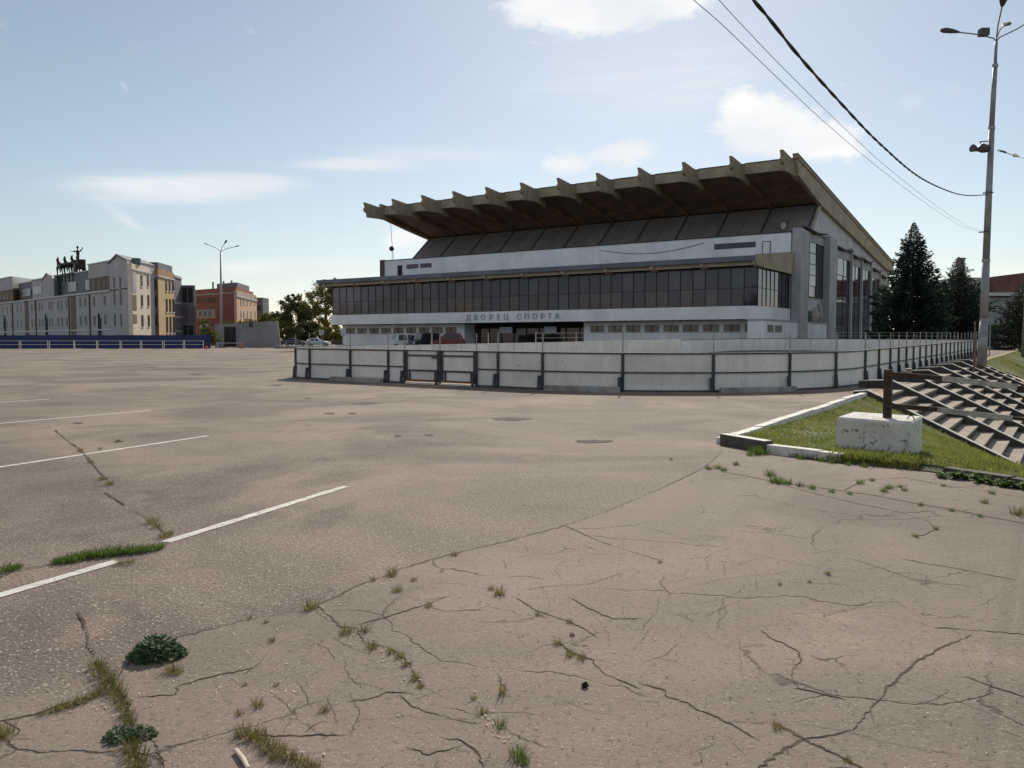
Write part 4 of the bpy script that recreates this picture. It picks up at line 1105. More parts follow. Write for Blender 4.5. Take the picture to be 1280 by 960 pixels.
attic(112, 141.6, 328.5, .1, 'house_grey', 'house_brown'); attic(68.5, 111.5, 340, 2.0, 'house_roof'); attic(38, 53, 349, .8, 'house_grey'); attic(17.5, 37.5, 352.5, 2.0, 'house_roof', 'house_brown'); attic(-20, 17, 349.5, .1, 'house_grey', 'house_brown'); attic(-60, -21, 355, 2, 'house_roof')
def gable(pa, pb, yeave, ypeak, y0):
    xa, xb = fx(pa), fx(pb); ze = fz((pa + pb) / 2, yeave); zp = fz((pa + pb) / 2, ypeak)
    MB().prism([(xa, zc + .36), (xb, zc + .36), (xb, ze), ((xa + xb) / 2, zp), (xa, ze)], y0, 10, 'y').build('gable', 'house_grey', house)
    MB().prism([(xa - .2, ze), ((xa + xb) / 2, zp + .05), (xb + .2, ze), (xb + .2, ze + .25), ((xa + xb) / 2, zp + .35), (xa - .2, ze + .25)], y0 - .25, 10.1, 'y').build('gable_roof', 'house_trim', house)
gable(53.3, 68.2, 350, 342, .05)
# corner tower with its gable
xa, xb = fx(142.3), 0.0; ze = fz(153, 328); zp = fz(153, 319.5)
MB().prism([(xa, 0), (xb, 0), (xb, ze), ((xa + xb) / 2 - .2, zp), (xa, ze)], -.7, 9.0, 'y').build('tower', 'house_grey', house)
MB().prism([(xa - .2, ze), ((xa + xb) / 2 - .2, zp + .02), (xb + .2, ze), (xb + .2, ze + .3), ((xa + xb) / 2 - .2, zp + .4), (xa - .2, ze + .3)], -.95, 9.1, 'y').build('gable_roof', 'house_roof', house)
MB().tube([((xa + xb) / 2 - .6, -.78, fz(150, 331)), ((xa + xb) / 2 - .6, -.69, fz(150, 331))], .55, 14).build('round_window', 'house_trim', house)
MB().box(xa - .05, xb + .05, -.85, -.695, fz(153, 362.3), fz(153, 361.2)).build('string_course', 'seam_dark', house)
win_me = {}
def win(parent, x, z0, z1, w_, y, m='pane_dull', trim=True):
    o = MB().box(x - w_ / 2, x + w_ / 2, y - .06, y + .02, z0, z1).build('window', m, parent)
    if trim: MB().box(x - w_ / 2 - .1, x + w_ / 2 + .1, y - .16, y - .0, z0 - .22, z0 - .01).build('sill', 'house_trim', o)
    return o
for px in (148.2, 156.0):
    for ya, yb in ((346.5, 360), (363.5, 382), (392.5, 408)): win(house, fx(px), fz(px, yb), fz(px, ya), .95, -.70)
z1a, z1b, z2a, z2b = fz(101, 407), fz(101, 395.5), fz(101, 384), fz(101, 373)
for px in (101, 107.2, 118.3, 131.6, 73, 77.5, 83.5, 62, 65.2, 53, 49.5, 40, 44, 26.5, 22, 14, 9, 4, -1, -6, -12, -18, -24):
    for a, b_ in ((z1a, z1b), (z2a, z2b)): win(house, fx(px), a, b_, 1.15, 0)
for px in (113.2, 77.3 + 10, 45.7, 21.5 - 5, -9): x = fx(px); MB().box(x - .14, x + .14, -.25, -.02, .5, zc - .2).build('drainpipe', 'seam_dark', house)
for pa, pb in ((89, 95.5), (31.5, 36)): MB().box(fx(pa), fx(pb), -.06, -.004, 0, zc).build('brown_bay', 'house_brown', house)
for px in (124.7, 58.2, 6.2):
    x = fx(px); z0, z1 = 0, fz(px, 398); MB().prism([(x - 1.0, z0), (x + 1.0, z0), (x + 1.0, z1)] + [(x + math.cos(R(a)), z1 + math.sin(R(a)) * 1.3) for a in range(15, 180, 15)] + [(x - 1.0, z1)], -.1, -.01, 'y').build('arched_door', 'void_dark', house)
    MB().prism([(x + 1.25 * math.cos(R(a)), z1 + 1.6 * math.sin(R(a))) for a in range(0, 181, 15)] + [(x + 1.02 * math.cos(R(a)), z1 + 1.32 * math.sin(R(a))) for a in range(180, -1, -15)], -.2, -.02, 'y').build('arch_moulding', 'house_trim', house)
for px in (118, 125.3, 131): win(house, fx(px), fz(px, 364), fz(px, 349.5), 1.3, .1)
for px in (10, 5.5, 1): win(house, fx(px), fz(px, 372), fz(px, 366), 1.1, .1)
for pa, pb, ya, yb, yo in ((79, 89, 352, 364, 2.0), (100.5, 112, 349, 362, 2.0), (40, 50, 358.5, 368.5, .8), (22.5, 32, 361, 370, 2.0)):
    xa_, xb_ = fx(pa), fx(pb); o = MB().box(xa_, xb_, yo - .2, yo - .11, fz(pa, yb), fz(pa, ya)).build('dormer_window', 'house_trim', house)
    for k in range(3): a = xa_ + (xb_ - xa_) * (k + .12) / 3; MB().box(a, a + (xb_ - xa_) * .25, yo - .24, yo - .19, fz(pa, yb) + .2, fz(pa, ya) - .15).build('pane', 'glass_pale', o)


for o in house.children_recursive:
    for vv in o.data.vertices:
        if vv.co.y > .5: vv.co.x -= 1.25 * (vv.co.y - .5)


def wing(name, label, pa, Ya, run, pb, ycor, ytop, m, mtop, cols, rows_, front=None, wm='pane_dull', depth_left=10):
    """block whose sunlit wall runs back from pixel column pa (depth Ya) until column pb"""
    a = Vector(((pa - 640) / F * Ya, Ya, 0)); d = Vector(run).normalized(); rx = (pb - 640) / F
    L_ = (a.x - rx * a.y) / (rx * d.y - d.x); b = a + d * L_; n = Vector((d.y, -d.x, 0))
    t = thing(name, label, 'building', a, math.atan2(d.y, d.x))
    zcor = PL(pa, ycor, a, n).z; ztop = PL(pa, ytop, a, n).z
    MB().box(0, L_, 0, depth_left, 0, zcor).build('wall', m, t); MB().box(-.15, L_ + .15, -.25, depth_left + .1, zcor, zcor + .3).build('cornice', 'house_trim', t); MB().box(0, L_, .0, depth_left, zcor + .302, ztop).build('parapet', mtop, t)
    for px in cols:
        q = PL(px, 400, a, n); s_ = (q - a).dot(d)
        for ya, yb in rows_:
            z1, z0 = PL(px, ya, a, n).z, PL(px, yb, a, n).z; win(t, s_, z0, z1, 1.25, 0, wm)
    return t, a, d, n, L_, zcor, ztop


t, a, d, n, L_, zc1, zt1 = wing('cream_apartment_block', 'cream apartment block with dark narrow windows at the end of the grey terrace', 167.5, 171.5, (-.10, 1, 0), 190, 338, 330, 'house_cream', 'house_cream', (178, 186), ((344.5, 358), (369, 383), (394, 408)), depth_left=.9)
for ya, yb in ((341, 366), (369, 388), (393, 404)):
    q = PL(170, ya, a, n); MB().box(.15, 2.2, -.08, -.003, PL(170, yb, a, n).z, PL(170, ya, a, n).z).build('loggia_window', 'glass_pale' if ya < 360 else 'house_brown', t)
MB().tube([(4, .4, zt1), (4, .4, zt1 + 1.4)], .9, 12).build('roof_turret', 'house_roof', t)
t, a, d, n, L_, zc2, zt2 = wing('tan_apartment_block', 'tan apartment block with a brown front and orange top storey', 200, 186, (-.10, 1, 0), 219.5, 346.5, 336.5, 'house_tan', 'house_tan_top', (208.7, 213, 217), ((350.5, 364), (374, 390), (396, 416)), depth_left=2.1)
# its brown front towards the square
bf = Vector(((189 - 640) / F * 184, 184, 0)); loc = lambda p: ((p - a).dot(d), (p - a).dot(Vector((-d.y, d.x, 0))))
MB().box(-.25, -.01, 0, 2.1, 0, zc2).build('brown_front', 'house_brown', t)
for ya, yb in ((350, 361), (371, 384.5), (394, 408)): MB().box(-.33, -.26, .3, 1.8, PL(196, yb, a, Vector((0, 1, 0))).z, PL(196, ya, a, Vector((0, 1, 0))).z).build('window', 'glass_dark', t)
MB().box(2, L_ + 1, .6, 5, zt2, zt2 + 1.6).build('roof_block', 'house_roof', t)
t, a, d, n, L_, zc3, zt3 = wing('glass_stair_block', 'slim pale glazed block between the tan and the dark buildings', 219.8, 205, (-.15, 1, 0), 229, 347, 344, 'house_roof', 'house_roof', (), (), depth_left=1.5)
for z in (3.5, 7, 10.5): MB().box(-.02, L_ + .02, -.08, -.01, z, z + .3).build('floor_band', 'house_trim', t)
p0 = Vector(((228.3 - 640) / F * 212, 212, 0)); t = thing('dark_glass_house', 'dark blue grey house with a glazed front behind the blue fence', 'building', p0)
zt = PL(238, 356.5, p0, n_).z; MB().box(0, 3.3, 0, .8, 0, zt).build('wall', 'house_roof', t)
for k in range(3):
    for j in range(2): MB().box(.35 + 1.4 * j, 1.5 + 1.4 * j, -.06, .02, 1.5 + k * zt * .31, 1.5 + k * zt * .31 + zt * .24).build('window', 'glass_warm' if k == 1 else 'pane_dull', t)
p0 = Vector(((246 - 640) / F * 225, 225, 0)); p1 = Vector(((296.5 - 640) / F * 212, 212, 0)); az_, bd_, bb_ = wall_frame(p0, p1)
t = thing('brick_apartment_house', 'red brick apartment house with a sunlit side behind the concrete wall', 'building', p0, az_); Lb_ = (p1 - p0).length
zb = PL(296, 366.5, p1, bb_).z; zt = PL(296, 361, p1, bb_).z
MB().box(0, Lb_, 0, 16, 0, zb).build('wall', 'brick_red', t); MB().box(-.1, Lb_ + .1, -.2, 16.1, zb, zb + .35).build('cornice', 'brick_band', t); MB().box(0, Lb_, 0, 16, zb + .352, zt + .5).build('parapet', 'brick_red', t)
MB().box(Lb_ * .45, Lb_ - 1, 3, 14, zt + .5, zt + 2.0).build('roof_block', 'house_roof', t)
for k, (xx) in enumerate((Lb_ * .28, Lb_ * .55, Lb_ * .75)): MB().box(xx - .3, xx + .3, 5, 5.6, zt, zt + 2.9).build('chimney', 'house_roof', t)
def bz(px, py): return PL(px, py, p0, bb_).z
MB().box(.6, Lb_ * .50, -.07, .0, bz(256, 398), bz(256, 387)).build('pale_band', 'brick_band', t); MB().box(.6, Lb_ * .50, -.07, .0, bz(256, 379), bz(256, 372)).build('pale_band', 'far_red', t)
for xx in (1.8, 4.2, 6.6): MB().box(xx, xx + 1.2, -.13, -.06, bz(256, 396), bz(256, 389)).build('window', 'glass_dark', t)
for xx in (2.2, 5.2): MB().box(xx, xx + 1.3, -.06, .01, bz(256, 411), bz(256, 405)).build('window', 'house_trim', t)
for o in t.children_recursive:
    for vv in o.data.vertices:
        if vv.co.y > .1: vv.co.x -= 1.09 * vv.co.y
t2, a, d, n, L_, zq, ztq = wing('brick_apartment_house', 'wing of brick flats with sunlight put into its pale wall colour, right of the red brick house', 297.2, 212, (-.12, 1, 0), 322, 371, 363, 'brick_sun_tone', 'brick_band', (301.5, 305, 309.5, 314, 319), ((372, 380), (389, 398)), depth_left=.6)
p0 = Vector(((323 - 640) / F * 245, 245, 0)); t = thing('far_grey_house', 'small far grey house beyond the brick flats', 'building', p0)
MB().box(-.3, 1.6, 0, 6, 0, PL(323, 372, p0, n_).z).build('wall', 'house_roof', t); MB().box(.1, .9, -.05, .02, 10, 11.5).build('window', 'glass_dark', t)

# ------------------------------------------------------------------ four-horse sculpture on the terrace roof
qx = fx(92); qz = fz(83, 339.5); qd = thing('horse_sculpture', 'dark bronze sculpture of galloping horses and a driver on the roof', 'sculpture', hA + fd * (fx(84) - 7.4) + fb * 4.0 + Vector((0, 0, qz)), math.atan2(fd.y, fd.x))
qd.scale = (1.15, 1.15, 1.15)
MB().box(-7.5, 6.5, -2.2, 2.2, -.5, .0).build('plinth', 'bronze', qd)
for k in range(6): MB().box(-7 + 2.5 * k, -6.7 + 2.5 * k, -2.0, 2.0, -1.9, -.5).build('support', 'bronze', qd)
def horse():
    b = MB()
    b.loft([[(x + r_ * .0, r_ * .8 * math.cos(t_), z + r_ * math.sin(t_)) for t_ in [6.283 * k / 10 for k in range(10)]] for x, z, r_ in ((1.35, 1.75, .25), (1.1, 1.75, .52), (.4, 1.68, .50), (-.3, 1.7, .52), (-.95, 1.85, .55), (-1.3, 2.0, .40))])
    b.tube([(-1.0, 0, 2.0), (-1.45, 0, 2.5), (-1.75, 0, 2.95), (-1.9, 0, 3.2)], [.45, .34, .26, .2], 8)
    b.tube([(-1.75, 0, 3.25), (-2.2, 0, 3.05), (-2.55, 0, 2.8)], [.24, .2, .12], 8); b.tube([(-1.72, .08, 3.35), (-1.68, .1, 3.6)], [.07, .02], 5); b.tube([(-1.72, -.08, 3.35), (-1.68, -.1, 3.6)], [.07, .02], 5)
    for y, pts in ((.3, [(-1.05, 1.6), (-1.75, 1.35), (-1.55, .75), (-1.7, .62)]), (-.3, [(-1.0, 1.6), (-1.35, 1.0), (-1.2, .45), (-1.3, .02)]), (.3, [(1.05, 1.6), (.95, 1.0), (1.35, .55), (1.25, .02)]), (-.3, [(1.1, 1.6), (1.35, 1.05), (1.75, .6), (1.7, .02)])):
        b.tube([(x, y, z) for x, z in pts], [.27, .17, .11, .10], 7)
    b.tube([(1.35, 0, 2.0), (1.8, 0, 1.9), (2.0, 0, 1.3)], [.12, .16, .05], 6)
    b.tube([(-1.1, 0, 2.45), (-1.5, 0, 2.95), (-1.65, 0, 3.3)], [.10, .16, .08], 5)
    return b
hm = horse().mesh('horse', True)
for i, (x, y) in enumerate(((-4.6, -1.2), (-2.4, -.4), (-.2, .4), (1.0, 1.2))):
    o = link('horse', hm, 'bronze', qd); o.location = (x, y, .02 + .12 * i); o.scale = (1.15, 1.15, 1.15)
b = MB(); b.prism([(2.2, .9), (5.2, .9), (5.4, 2.9), (4.6, 2.2), (3.2, 2.1), (2.3, 3.0)], -.8, .8, 'y').build('chariot', 'bronze', qd)
for y in (-.95, .95): MB().tube([(3.8, y - .07, 1.0), (3.8, y + .07, 1.0)], 1.0, 16).build('wheel', 'bronze', qd)
b = MB().loft([[(3.1 + dx + rx_ * math.cos(t_), rx_ * .7 * math.sin(t_), z) for t_ in [6.283 * k / 10 for k in range(10)]] for z, rx_, dx in ((1.9, .42, 0), (2.9, .40, 0), (3.7, .36, -.05), (4.4, .48, -.1), (4.9, .42, -.1), (5.1, .16, -.1), (5.3, .15, -.12))])
b.ball((2.95, 0, 5.62), .27, .24, .34); b.tube([(2.9, -.4, 4.75), (2.3, -.6, 4.7), (1.5, -.5, 4.85)], [.16, .13, .1], 7); b.tube([(3.1, .4, 4.75), (3.5, .7, 5.2), (3.9, .7, 5.6)], [.16, .12, .1], 7); b.build('driver', 'bronze', qd, smooth=True)
MB().tube([(1.5, -.5, 4.85), (-.5, -.5, 5.05)], .05, 5).build('rein', 'bronze', qd)

# ------------------------------------------------------------------ blue fence, barriers, concrete wall
FY = 143.3
xa = (-70 - 640) / F * FY; xb = (268 - 640) / F * FY; bf = thing('blue_fence', 'long dark blue sheet metal fence along the far edge of the square', 'fence', (xa, FY, 0))
nP2 = int((xb - xa) / 2.0)
cp_ = []
for k in range(10): x = .2 * k; cp_ += [(x, 0), (x + .08, 0), (x + .10, -.035), (x + .18, -.035)]
pm = MB(); m2 = cp_ + [(1.985, 0)]
for (x0, y0), (x1, y1) in zip(m2, m2[1:]): pm.quad((x0, y0, .05), (x1, y1, .05), (x1, y1, 2.34), (x0, y0, 2.34))
pme = pm.mesh('sheet_panel')
for k in range(nP2):
    o = link('sheet_panel', pme, 'fence_blue', bf); o.location = (k * 2.0, 0, rnd.uniform(-.02, .03))
    MB().box(k * 2.0 - .04, k * 2.0 + .04, .02, .10, 0, 2.3).build('post', 'steel_dark', bf)
bpx = [-44, -9, 26.5, 61.6, 93.7, 122.7, 152, 177.4, 205, 230.5, 255.5]
BY_ = 136.0
for i, (a, b_) in enumerate(zip(bpx, bpx[1:])):
    x0 = (a - 640) / F * BY_; x1 = (b_ - 640) / F * BY_ - .12; Lx = x1 - x0
    t = thing('crowd_barrier', 'white tubular crowd barrier standing in a row before the blue fence', 'barrier', (x0, BY_ + rnd.uniform(-.15, .15), 0), R(rnd.uniform(-.6, .6)), 'crowd barriers before the blue fence')
    for x in (.04, Lx - .04):
        MB().tube([(x, 0, 0), (x, 0, 1.45)], .055, 6).build('post', 'barrier_white', t); MB().bar((x, -.3, .03), (x, .3, .03), .06, .06).build('foot', 'barrier_white', t)
    for z in (1.38, .78): MB().tube([(.04, 0, z), (Lx - .04, 0, z)], .038, 6).build('rail', 'barrier_white', t)
WY = 163.8
xa = (269 - 640) / F * WY; xb = (349 - 640) / F * WY; cw = thing('concrete_wall', 'grey concrete wall with a black gate beside the blue fence', 'wall', (xa, WY, 0))
def wx(px): return (px - 640) / F * WY - xa
def wz(py): return AT(300, py, WY).z
MB().box(0, wx(280.5), 0, .5, 0, wz(405)).build('wall_section', 'wall_concrete', cw)
MB().prism([(wx(295.5), 0), (wx(351), 0), (wx(347.5), wz(401)), (wx(295.5), wz(404))], 0, .5, 'y').build('wall_section', 'wall_concrete', cw)
MB().box(wx(280.5), wx(295.5), .1, .4, wz(408.5), wz(404.5)).build('lintel', 'wall_concrete', cw)
for k in range(2): MB().box(wx(280.6) + k * 1.18, wx(280.6) + k * 1.18 + 1.15, .15, .25, .1, wz(408.6)).build('gate_leaf', 'gate_black', cw)
MB().box(wx(312), wx(317), -.08, -.01, wz(409), wz(402)).build('sign_plate', 'seam_dark', cw)
for px, Y, hh, lab in ((258.5, 141, .55, 'small orange red traffic cone at the end of the blue fence'), (303, 150, .95, 'orange plastic bollard in front of the black gate')):
    t = thing('traffic_cone' if hh < .7 else 'bollard', lab, 'cone' if hh < .7 else 'bollard', ((px - 640) / F * Y, Y, 0))
    MB().tube([(0, 0, .06), (0, 0, hh)], [.30, .12] if hh < .7 else [.20, .19], 12).build('body', 'orange_plastic', t); MB().box(-.36, .36, -.36, .36, 0, .06).build('base', 'rust_red', t)
t = thing('swing_barrier', 'low pale pipe barrier in front of the black gate', 'barrier', ((272 - 640) / F * 152, 152, 0))
MB().tube([(0, 0, .95), (4.6, 0, .95)], .05, 6).build('pipe', 'barrier_white', t); MB().tube([(0, 0, 0), (0, 0, 1)], .06, 6).build('post', 'barrier_white', t); MB().tube([(4.5, 0, 0), (4.5, 0, 1)], .06, 6).build('post', 'barrier_white', t)

# ------------------------------------------------------------------ trees
def crown(blobs, n, leaf, seed):
    r = random.Random(seed); b = MB(); wsum = [bb[3] * bb[4] * bb[5] for bb in blobs]
    clumps = []
    for bb, w_ in zip(blobs, wsum):
        k = max(5, int(26 * (w_ / max(wsum)) ** .6))
        for _ in range(k):
            v = Vector((r.gauss(0, 1), r.gauss(0, 1), r.gauss(0, 1))).normalized() * (r.random() ** .35)
            clumps.append((Vector((bb[0] + v.x * bb[3], bb[1] + v.y * bb[4], bb[2] + v.z * bb[5])), min(bb[3], bb[5]) * r.uniform(.18, .42)))
    for _ in range(n):
        c, s_ = clumps[int(r.random() * len(clumps))]
        p = c + Vector((r.gauss(0, .55), r.gauss(0, .55), r.gauss(0, .42))) * s_
        u_ = Vector((r.gauss(0, 1), r.gauss(0, 1), r.gauss(0, .6))).normalized(); v_ = u_.orthogonal().normalized(); l_ = leaf * r.uniform(.6, 1.5)
        k = len(b.v); b.v += [tuple(p - u_ * l_), tuple(p + v_ * l_ * .55), tuple(p + u_ * l_), tuple(p - v_ * l_ * .55)]; b.f.append((k, k + 1, k + 2, k + 3))
    return b, [c for c, s_ in clumps]


def tree(name, label, loc, h, blobs, n, leaf, m, seed, tr_r=.22, cat='tree'):
    t = thing(name, label, cat, loc); cr, cl = crown(blobs, n, leaf, seed); cr.build('crown', m, t)
    b = MB(); r = random.Random(seed + 1); top_ = Vector((blobs[0][0] * .6, 0, h * .8))
    b.tube([(0, 0, -.1), (.05, .02, h * .3), tuple(top_ * .7), tuple(top_)], [tr_r, tr_r * .75, tr_r * .5, tr_r * .15], 8)
    for c in r.sample(cl, min(14, len(cl))):
        st_ = Vector((.04, .02, max(.2, min(h * .7, c.z * r.uniform(.45, .75))))); b.tube([st_, (st_ + c) / 2 + Vector((0, 0, .15)), c], [tr_r * .4, tr_r * .22, .02], 5)
    b.build('trunk', 'bark', t); return t


def tp2(px, Y): return Vector(((px - 640) / F * Y, Y, 0))
sc = 185 / F
tree('broadleaf_tree', 'tall airy tree rising above the left corner of the hall canopy', tp2(408, 185), 15.5, [(0, 0, 10.5, 3.2, 3, 3.6), (-4.5, 0, 9.5, 3.0, 2.5, 2.6), (1.5, 0, 13.6, 2.6, 2, 1.8), (-1.5, 0, 6.5, 3.5, 3, 2.8), (4.2, 0, 8.5, 2.2, 2, 3.5), (5.5, 0, 13.8, 1.8, 1.5, 1.2)], 13000, .20, 'leaf_yellow', 11, .28)
tree('broadleaf_tree', 'tree with rounded crown left of the tall airy tree', tp2(365, 182), 11.5, [(0, 0, 8.5, 2.4, 2.2, 2.2), (-2.5, 0, 5.5, 2.8, 2, 2.0), (1.5, 0, 5.5, 3.2, 2.5, 2.8), (.6, 0, 10.4, 1.6, 1.4, 1.1)], 11000, .20, 'leaf_dark', 12, .22)
tree('broadleaf_tree', 'low yellowish tree beside the end of the concrete wall', tp2(341, 188), 8, [(0, 0, 5.8, 3.0, 2.5, 1.9), (-3.0, 0, 4.6, 2.0, 2, 1.5), (3, 0, 4.8, 2.2, 2, 1.9)], 8000, .19, 'leaf_yellow', 13, .2)
tree('shrub', 'dense dark rounded shrub behind the parked sedans', tp2(383, 176), 6.0, [(0, 0, 2.9, 3.4, 2.4, 2.3), (-3.2, 0, 2.3, 2.4, 2, 1.9), (3.0, 0, 2.6, 2.4, 2, 2.0), (.5, 0, 4.6, 1.9, 1.5, 1.0)], 14000, .20, 'leaf_dark', 14, .15, 'shrub')
tree('shrub', 'yellow green shrub between the sedans and the hall', tp2(420, 172), 5.0, [(0, 0, 2.4, 2.2, 2, 2.0), (2.2, 0, 1.9, 1.9, 1.6, 1.6), (-2.0, 0, 2.6, 1.8, 1.6, 1.8)], 8000, .18, 'leaf_yellow', 15, .12, 'shrub')
tree('shrub', 'yellowish shrub at the left end of the sedans by the wall', tp2(353, 178), 5.0, [(0, 0, 2.6, 2.0, 2, 2.2), (-1.6, 0, 2.0, 1.6, 1.6, 1.6), (1.5, 0, 3.4, 1.2, 1.2, 1.2)], 4000, .15, 'leaf_yellow', 16, .12, 'shrub')
tree('shrub', 'dark shrub growing at the corner of the blue fence', tp2(262, 158), 5.5, [(0, 0, 3.0, 1.6, 1.5, 1.6), (-.8, 0, 4.3, 1.0, 1, 1.0), (.9, 0, 1.9, 1.3, 1.2, 1.3)], 3200, .13, 'leaf_dark', 17, .12, 'shrub')
tree('shrub', 'yellowing creeper showing above the concrete wall', tp2(296, 170), 5.6, [(0, 0, 4.9, 2.6, .8, .5), (2.4, 0, 5.2, 1.8, .8, .6), (-2.2, 0, 4.7, 1.4, .8, .5)], 2200, .12, 'leaf_yellow', 18, .1, 'shrub')


def spruce(label, loc, h, rad, seed, ntier):
    t = thing('spruce_tree', label, 'tree', loc); r = random.Random(seed); b = MB(); br = MB()
    br.tube([(0, 0, -.3), (0, 0, h * .5), (0, 0, h)], [h * .016, h * .010, .012], 8)
    lob = [r.uniform(.82, 1.15) for _ in range(9)]
    nbr = ntier * 13
    for i in range(nbr):
        f = (i + r.random()) / nbr; f = f ** .80; z = h * (.03 + .95 * f)
        a = i * 2.39996 + r.uniform(-.3, .3)
        R_ = (rad * (1 - f) ** .92 * lob[int(f * 8.9)] + .02) * r.choice((.55, .75, .85, .95, 1.0, 1.08, 1.22))
        L_ = R_; d = Vector((math.cos(a), math.sin(a), 0)); sd = Vector((-d.y, d.x, 0))
        drop = -.34 * L_ * (1 - f) + .10 * L_; cv = .34 * L_
        def P(u_): return Vector((0, 0, z)) + d * L_ * u_ + Vector((0, 0, drop * u_ * 1.3 + cv * u_ ** 2.4))
        if f < .85: br.tube([P(q / 4) for q in range(5)], [.045 * (1 - f) + .012] * 4 + [.006], 4, False)
        nn = int(8 + 62 * (L_ / rad))
        for _ in range(nn):
            u_ = r.random() ** .6; p = P(u_)
            w_ = (.30 * L_ * (1 - u_) ** .8 + .05); s_ = r.uniform(-1, 1); q = p + sd * w_ * s_ + Vector((0, 0, r.uniform(-.34, .06) * (1.15 - f) * h / 13))
            dr = (d * .9 + sd * s_ * .6 + Vector((0, 0, r.uniform(-.7, .30)))).normalized(); l_ = r.uniform(.26, .62) * (h / 13) * (1 - .72 * f ** 2); ww = dr.orthogonal().normalized()
            if r.random() < .5: ww = dr.cross(ww).normalized()
            ww = ww * l_ * r.uniform(.16, .30)
            kk = len(b.v); b.v += [tuple(q - ww * .5), tuple(q + dr * l_ * .45 + ww), tuple(q + dr * l_), tuple(q + dr * l_ * .35 - ww)]; b.f.append((kk, kk + 1, kk + 2, kk + 3))
    br.build('trunk', 'bark', t); b.build('crown', 'needles', t); return t


def tree_at(px, ytip, Y):
    x = (px - 640) / F * Y; z0 = zg(x, Y); return Vector((x, Y, z0)), AT(px, ytip, Y).z - z0
l_, h_ = tree_at(1138, 275, 92); spruce('tall dark spruce with a pointed top beside the hall', l_, h_, 5.0, 31, 42)
l_, h_ = tree_at(1195, 319, 99); spruce('smaller dark spruce right of the tallest spruce', l_, h_, 5.3, 32, 34)
l_, h_ = tree_at(1274, 352, 86); spruce('dark spruce beyond the far lamp mast at the end of the slope', l_, h_, 3.3, 33, 24)
l_, h_ = tree_at(1228, 385, 110); spruce('low spruce in the gap between the spruces and the dark blue building', l_, h_, 2.6, 34, 16)

# ------------------------------------------------------------------ the side of the square behind the viewer, mirrored in the hall's glass
for i, (d_, L2, hh, m_, lab) in enumerate(((-52, 30, 15, 'brick_red', 'red brick house facing the hall across the square'), (-14, 24, 12, 'house_cream', 'cream house facing the hall across the square'))):
    t = thing('town_house', lab, 'building', S(d_, -48), SROT); MB().box(0, L2, -10, 0, 0, hh).build('wall', m_, t); MB().prism([(-10.6, hh), (.6, hh), (-5, hh + 4)], -.5, L2 + .5, 'x').build('roof', 'house_roof', t)
    for k in range(int(L2 / 3)):
        for fl_ in range(int(hh / 3.2)): MB().box(1 + 3 * k, 2.2 + 3 * k, -.02, .06, 1.2 + 3.2 * fl_, 2.9 + 3.2 * fl_).build('window', 'glass_dark', t)
for i, (d_, e_) in enumerate(((-70, -36), (-36, -30), (-20, -38), (-6, -30), (12, -40), (24, -34), (38, -40))):
    tree('broadleaf_tree', ('bare topped', 'broad', 'tall', 'leaning', 'round', 'narrow', 'dense')[i] + ' street tree across the square facing the hall', S(d_, e_), 15, [(0, 0, 10, 4.2, 4, 4.0), (2, 1, 13, 2.6, 2.5, 2.4), (-2.4, -1, 7.5, 3, 3, 2.6)], 1500, .45, 'leaf_dark', 400 + i, .3)

# ------------------------------------------------------------------ buildings on the far right
p0 = Vector(((1196 - 640) / F * 185, 185, .6)); t = thing('grey_block_building', 'grey flat roofed building with a brick red top behind the spruces', 'building', p0)
def q_(px): return (px - 1196) / F * 185
def qz_(py): return AT(1240, py, 185).z - .6
MB().box(q_(1199), q_(1330), 0, 20, 0, qz_(372)).build('wall', 'sign_back', t); MB().box(q_(1199), q_(1252), 2, 18, qz_(372) + .003, qz_(346)).build('upper_wall', 'house_grey', t)
MB().prism([(q_(1236), qz_(371)), (q_(1330), qz_(368)), (q_(1330), qz_(336)), (q_(1276), qz_(341)), (q_(1236), qz_(346))], -.6, 16, 'y').build('brick_top', 'far_red', t)
MB().box(q_(1232), q_(1330), -.9, .0, qz_(370), qz_(366)).build('ledge', 'house_trim', t); MB().box(q_(1215), q_(1330), -.15, .0, qz_(388), qz_(385.5)).build('string_course', 'house_grey', t)
for k in range(6): MB().box(q_(1214) + k * 3.1, q_(1214) + k * 3.1 + 1.8, -.1, .01, qz_(404), qz_(393)).build('window', 'glass_dark', t)
p0 = Vector(((1199.5 - 640) / F * 175, 175, .6)); t = thing('chimney_stack', 'square brick chimney stack rising behind the second spruce', 'chimney', p0)
zz = AT(1199, 324, 175).z - .6; MB().box(-.55, .55, 0, 1.1, 0, zz).build('shaft', 'wall_concrete', t); MB().box(-.65, .65, -.1, 1.2, zz, zz + .3).build('cap', 'seam_dark', t)

# ------------------------------------------------------------------ weeds, litter
def tuft_mesh(seed, n, h, sp, wd, lean=.6):
    r = random.Random(seed); b = MB()
    for _ in range(n):
        a = r.random() * 6.283; q = r.random() ** .6 * sp; p = Vector((math.cos(a) * q, math.sin(a) * q, 0)); hh = h * r.uniform(.35, 1.1); a2 = a + r.uniform(-.7, .7)
        ln = Vector((math.cos(a2), math.sin(a2), 0)) * hh * r.uniform(.1, lean); w_ = Vector((-math.sin(a2), math.cos(a2), 0)) * wd * r.uniform(.6, 1.2)
        k = len(b.v); m1 = p + ln * .35 + Vector((0, 0, hh * .6)); b.v += [tuple(p - w_), tuple(p + w_), tuple(m1 + w_ * .6), tuple(m1 - w_ * .6), tuple(p + ln + Vector((0, 0, hh)))]; b.f += [(k, k + 1, k + 2, k + 3), (k + 3, k + 2, k + 4)]
    return b.mesh('weed_tuft')


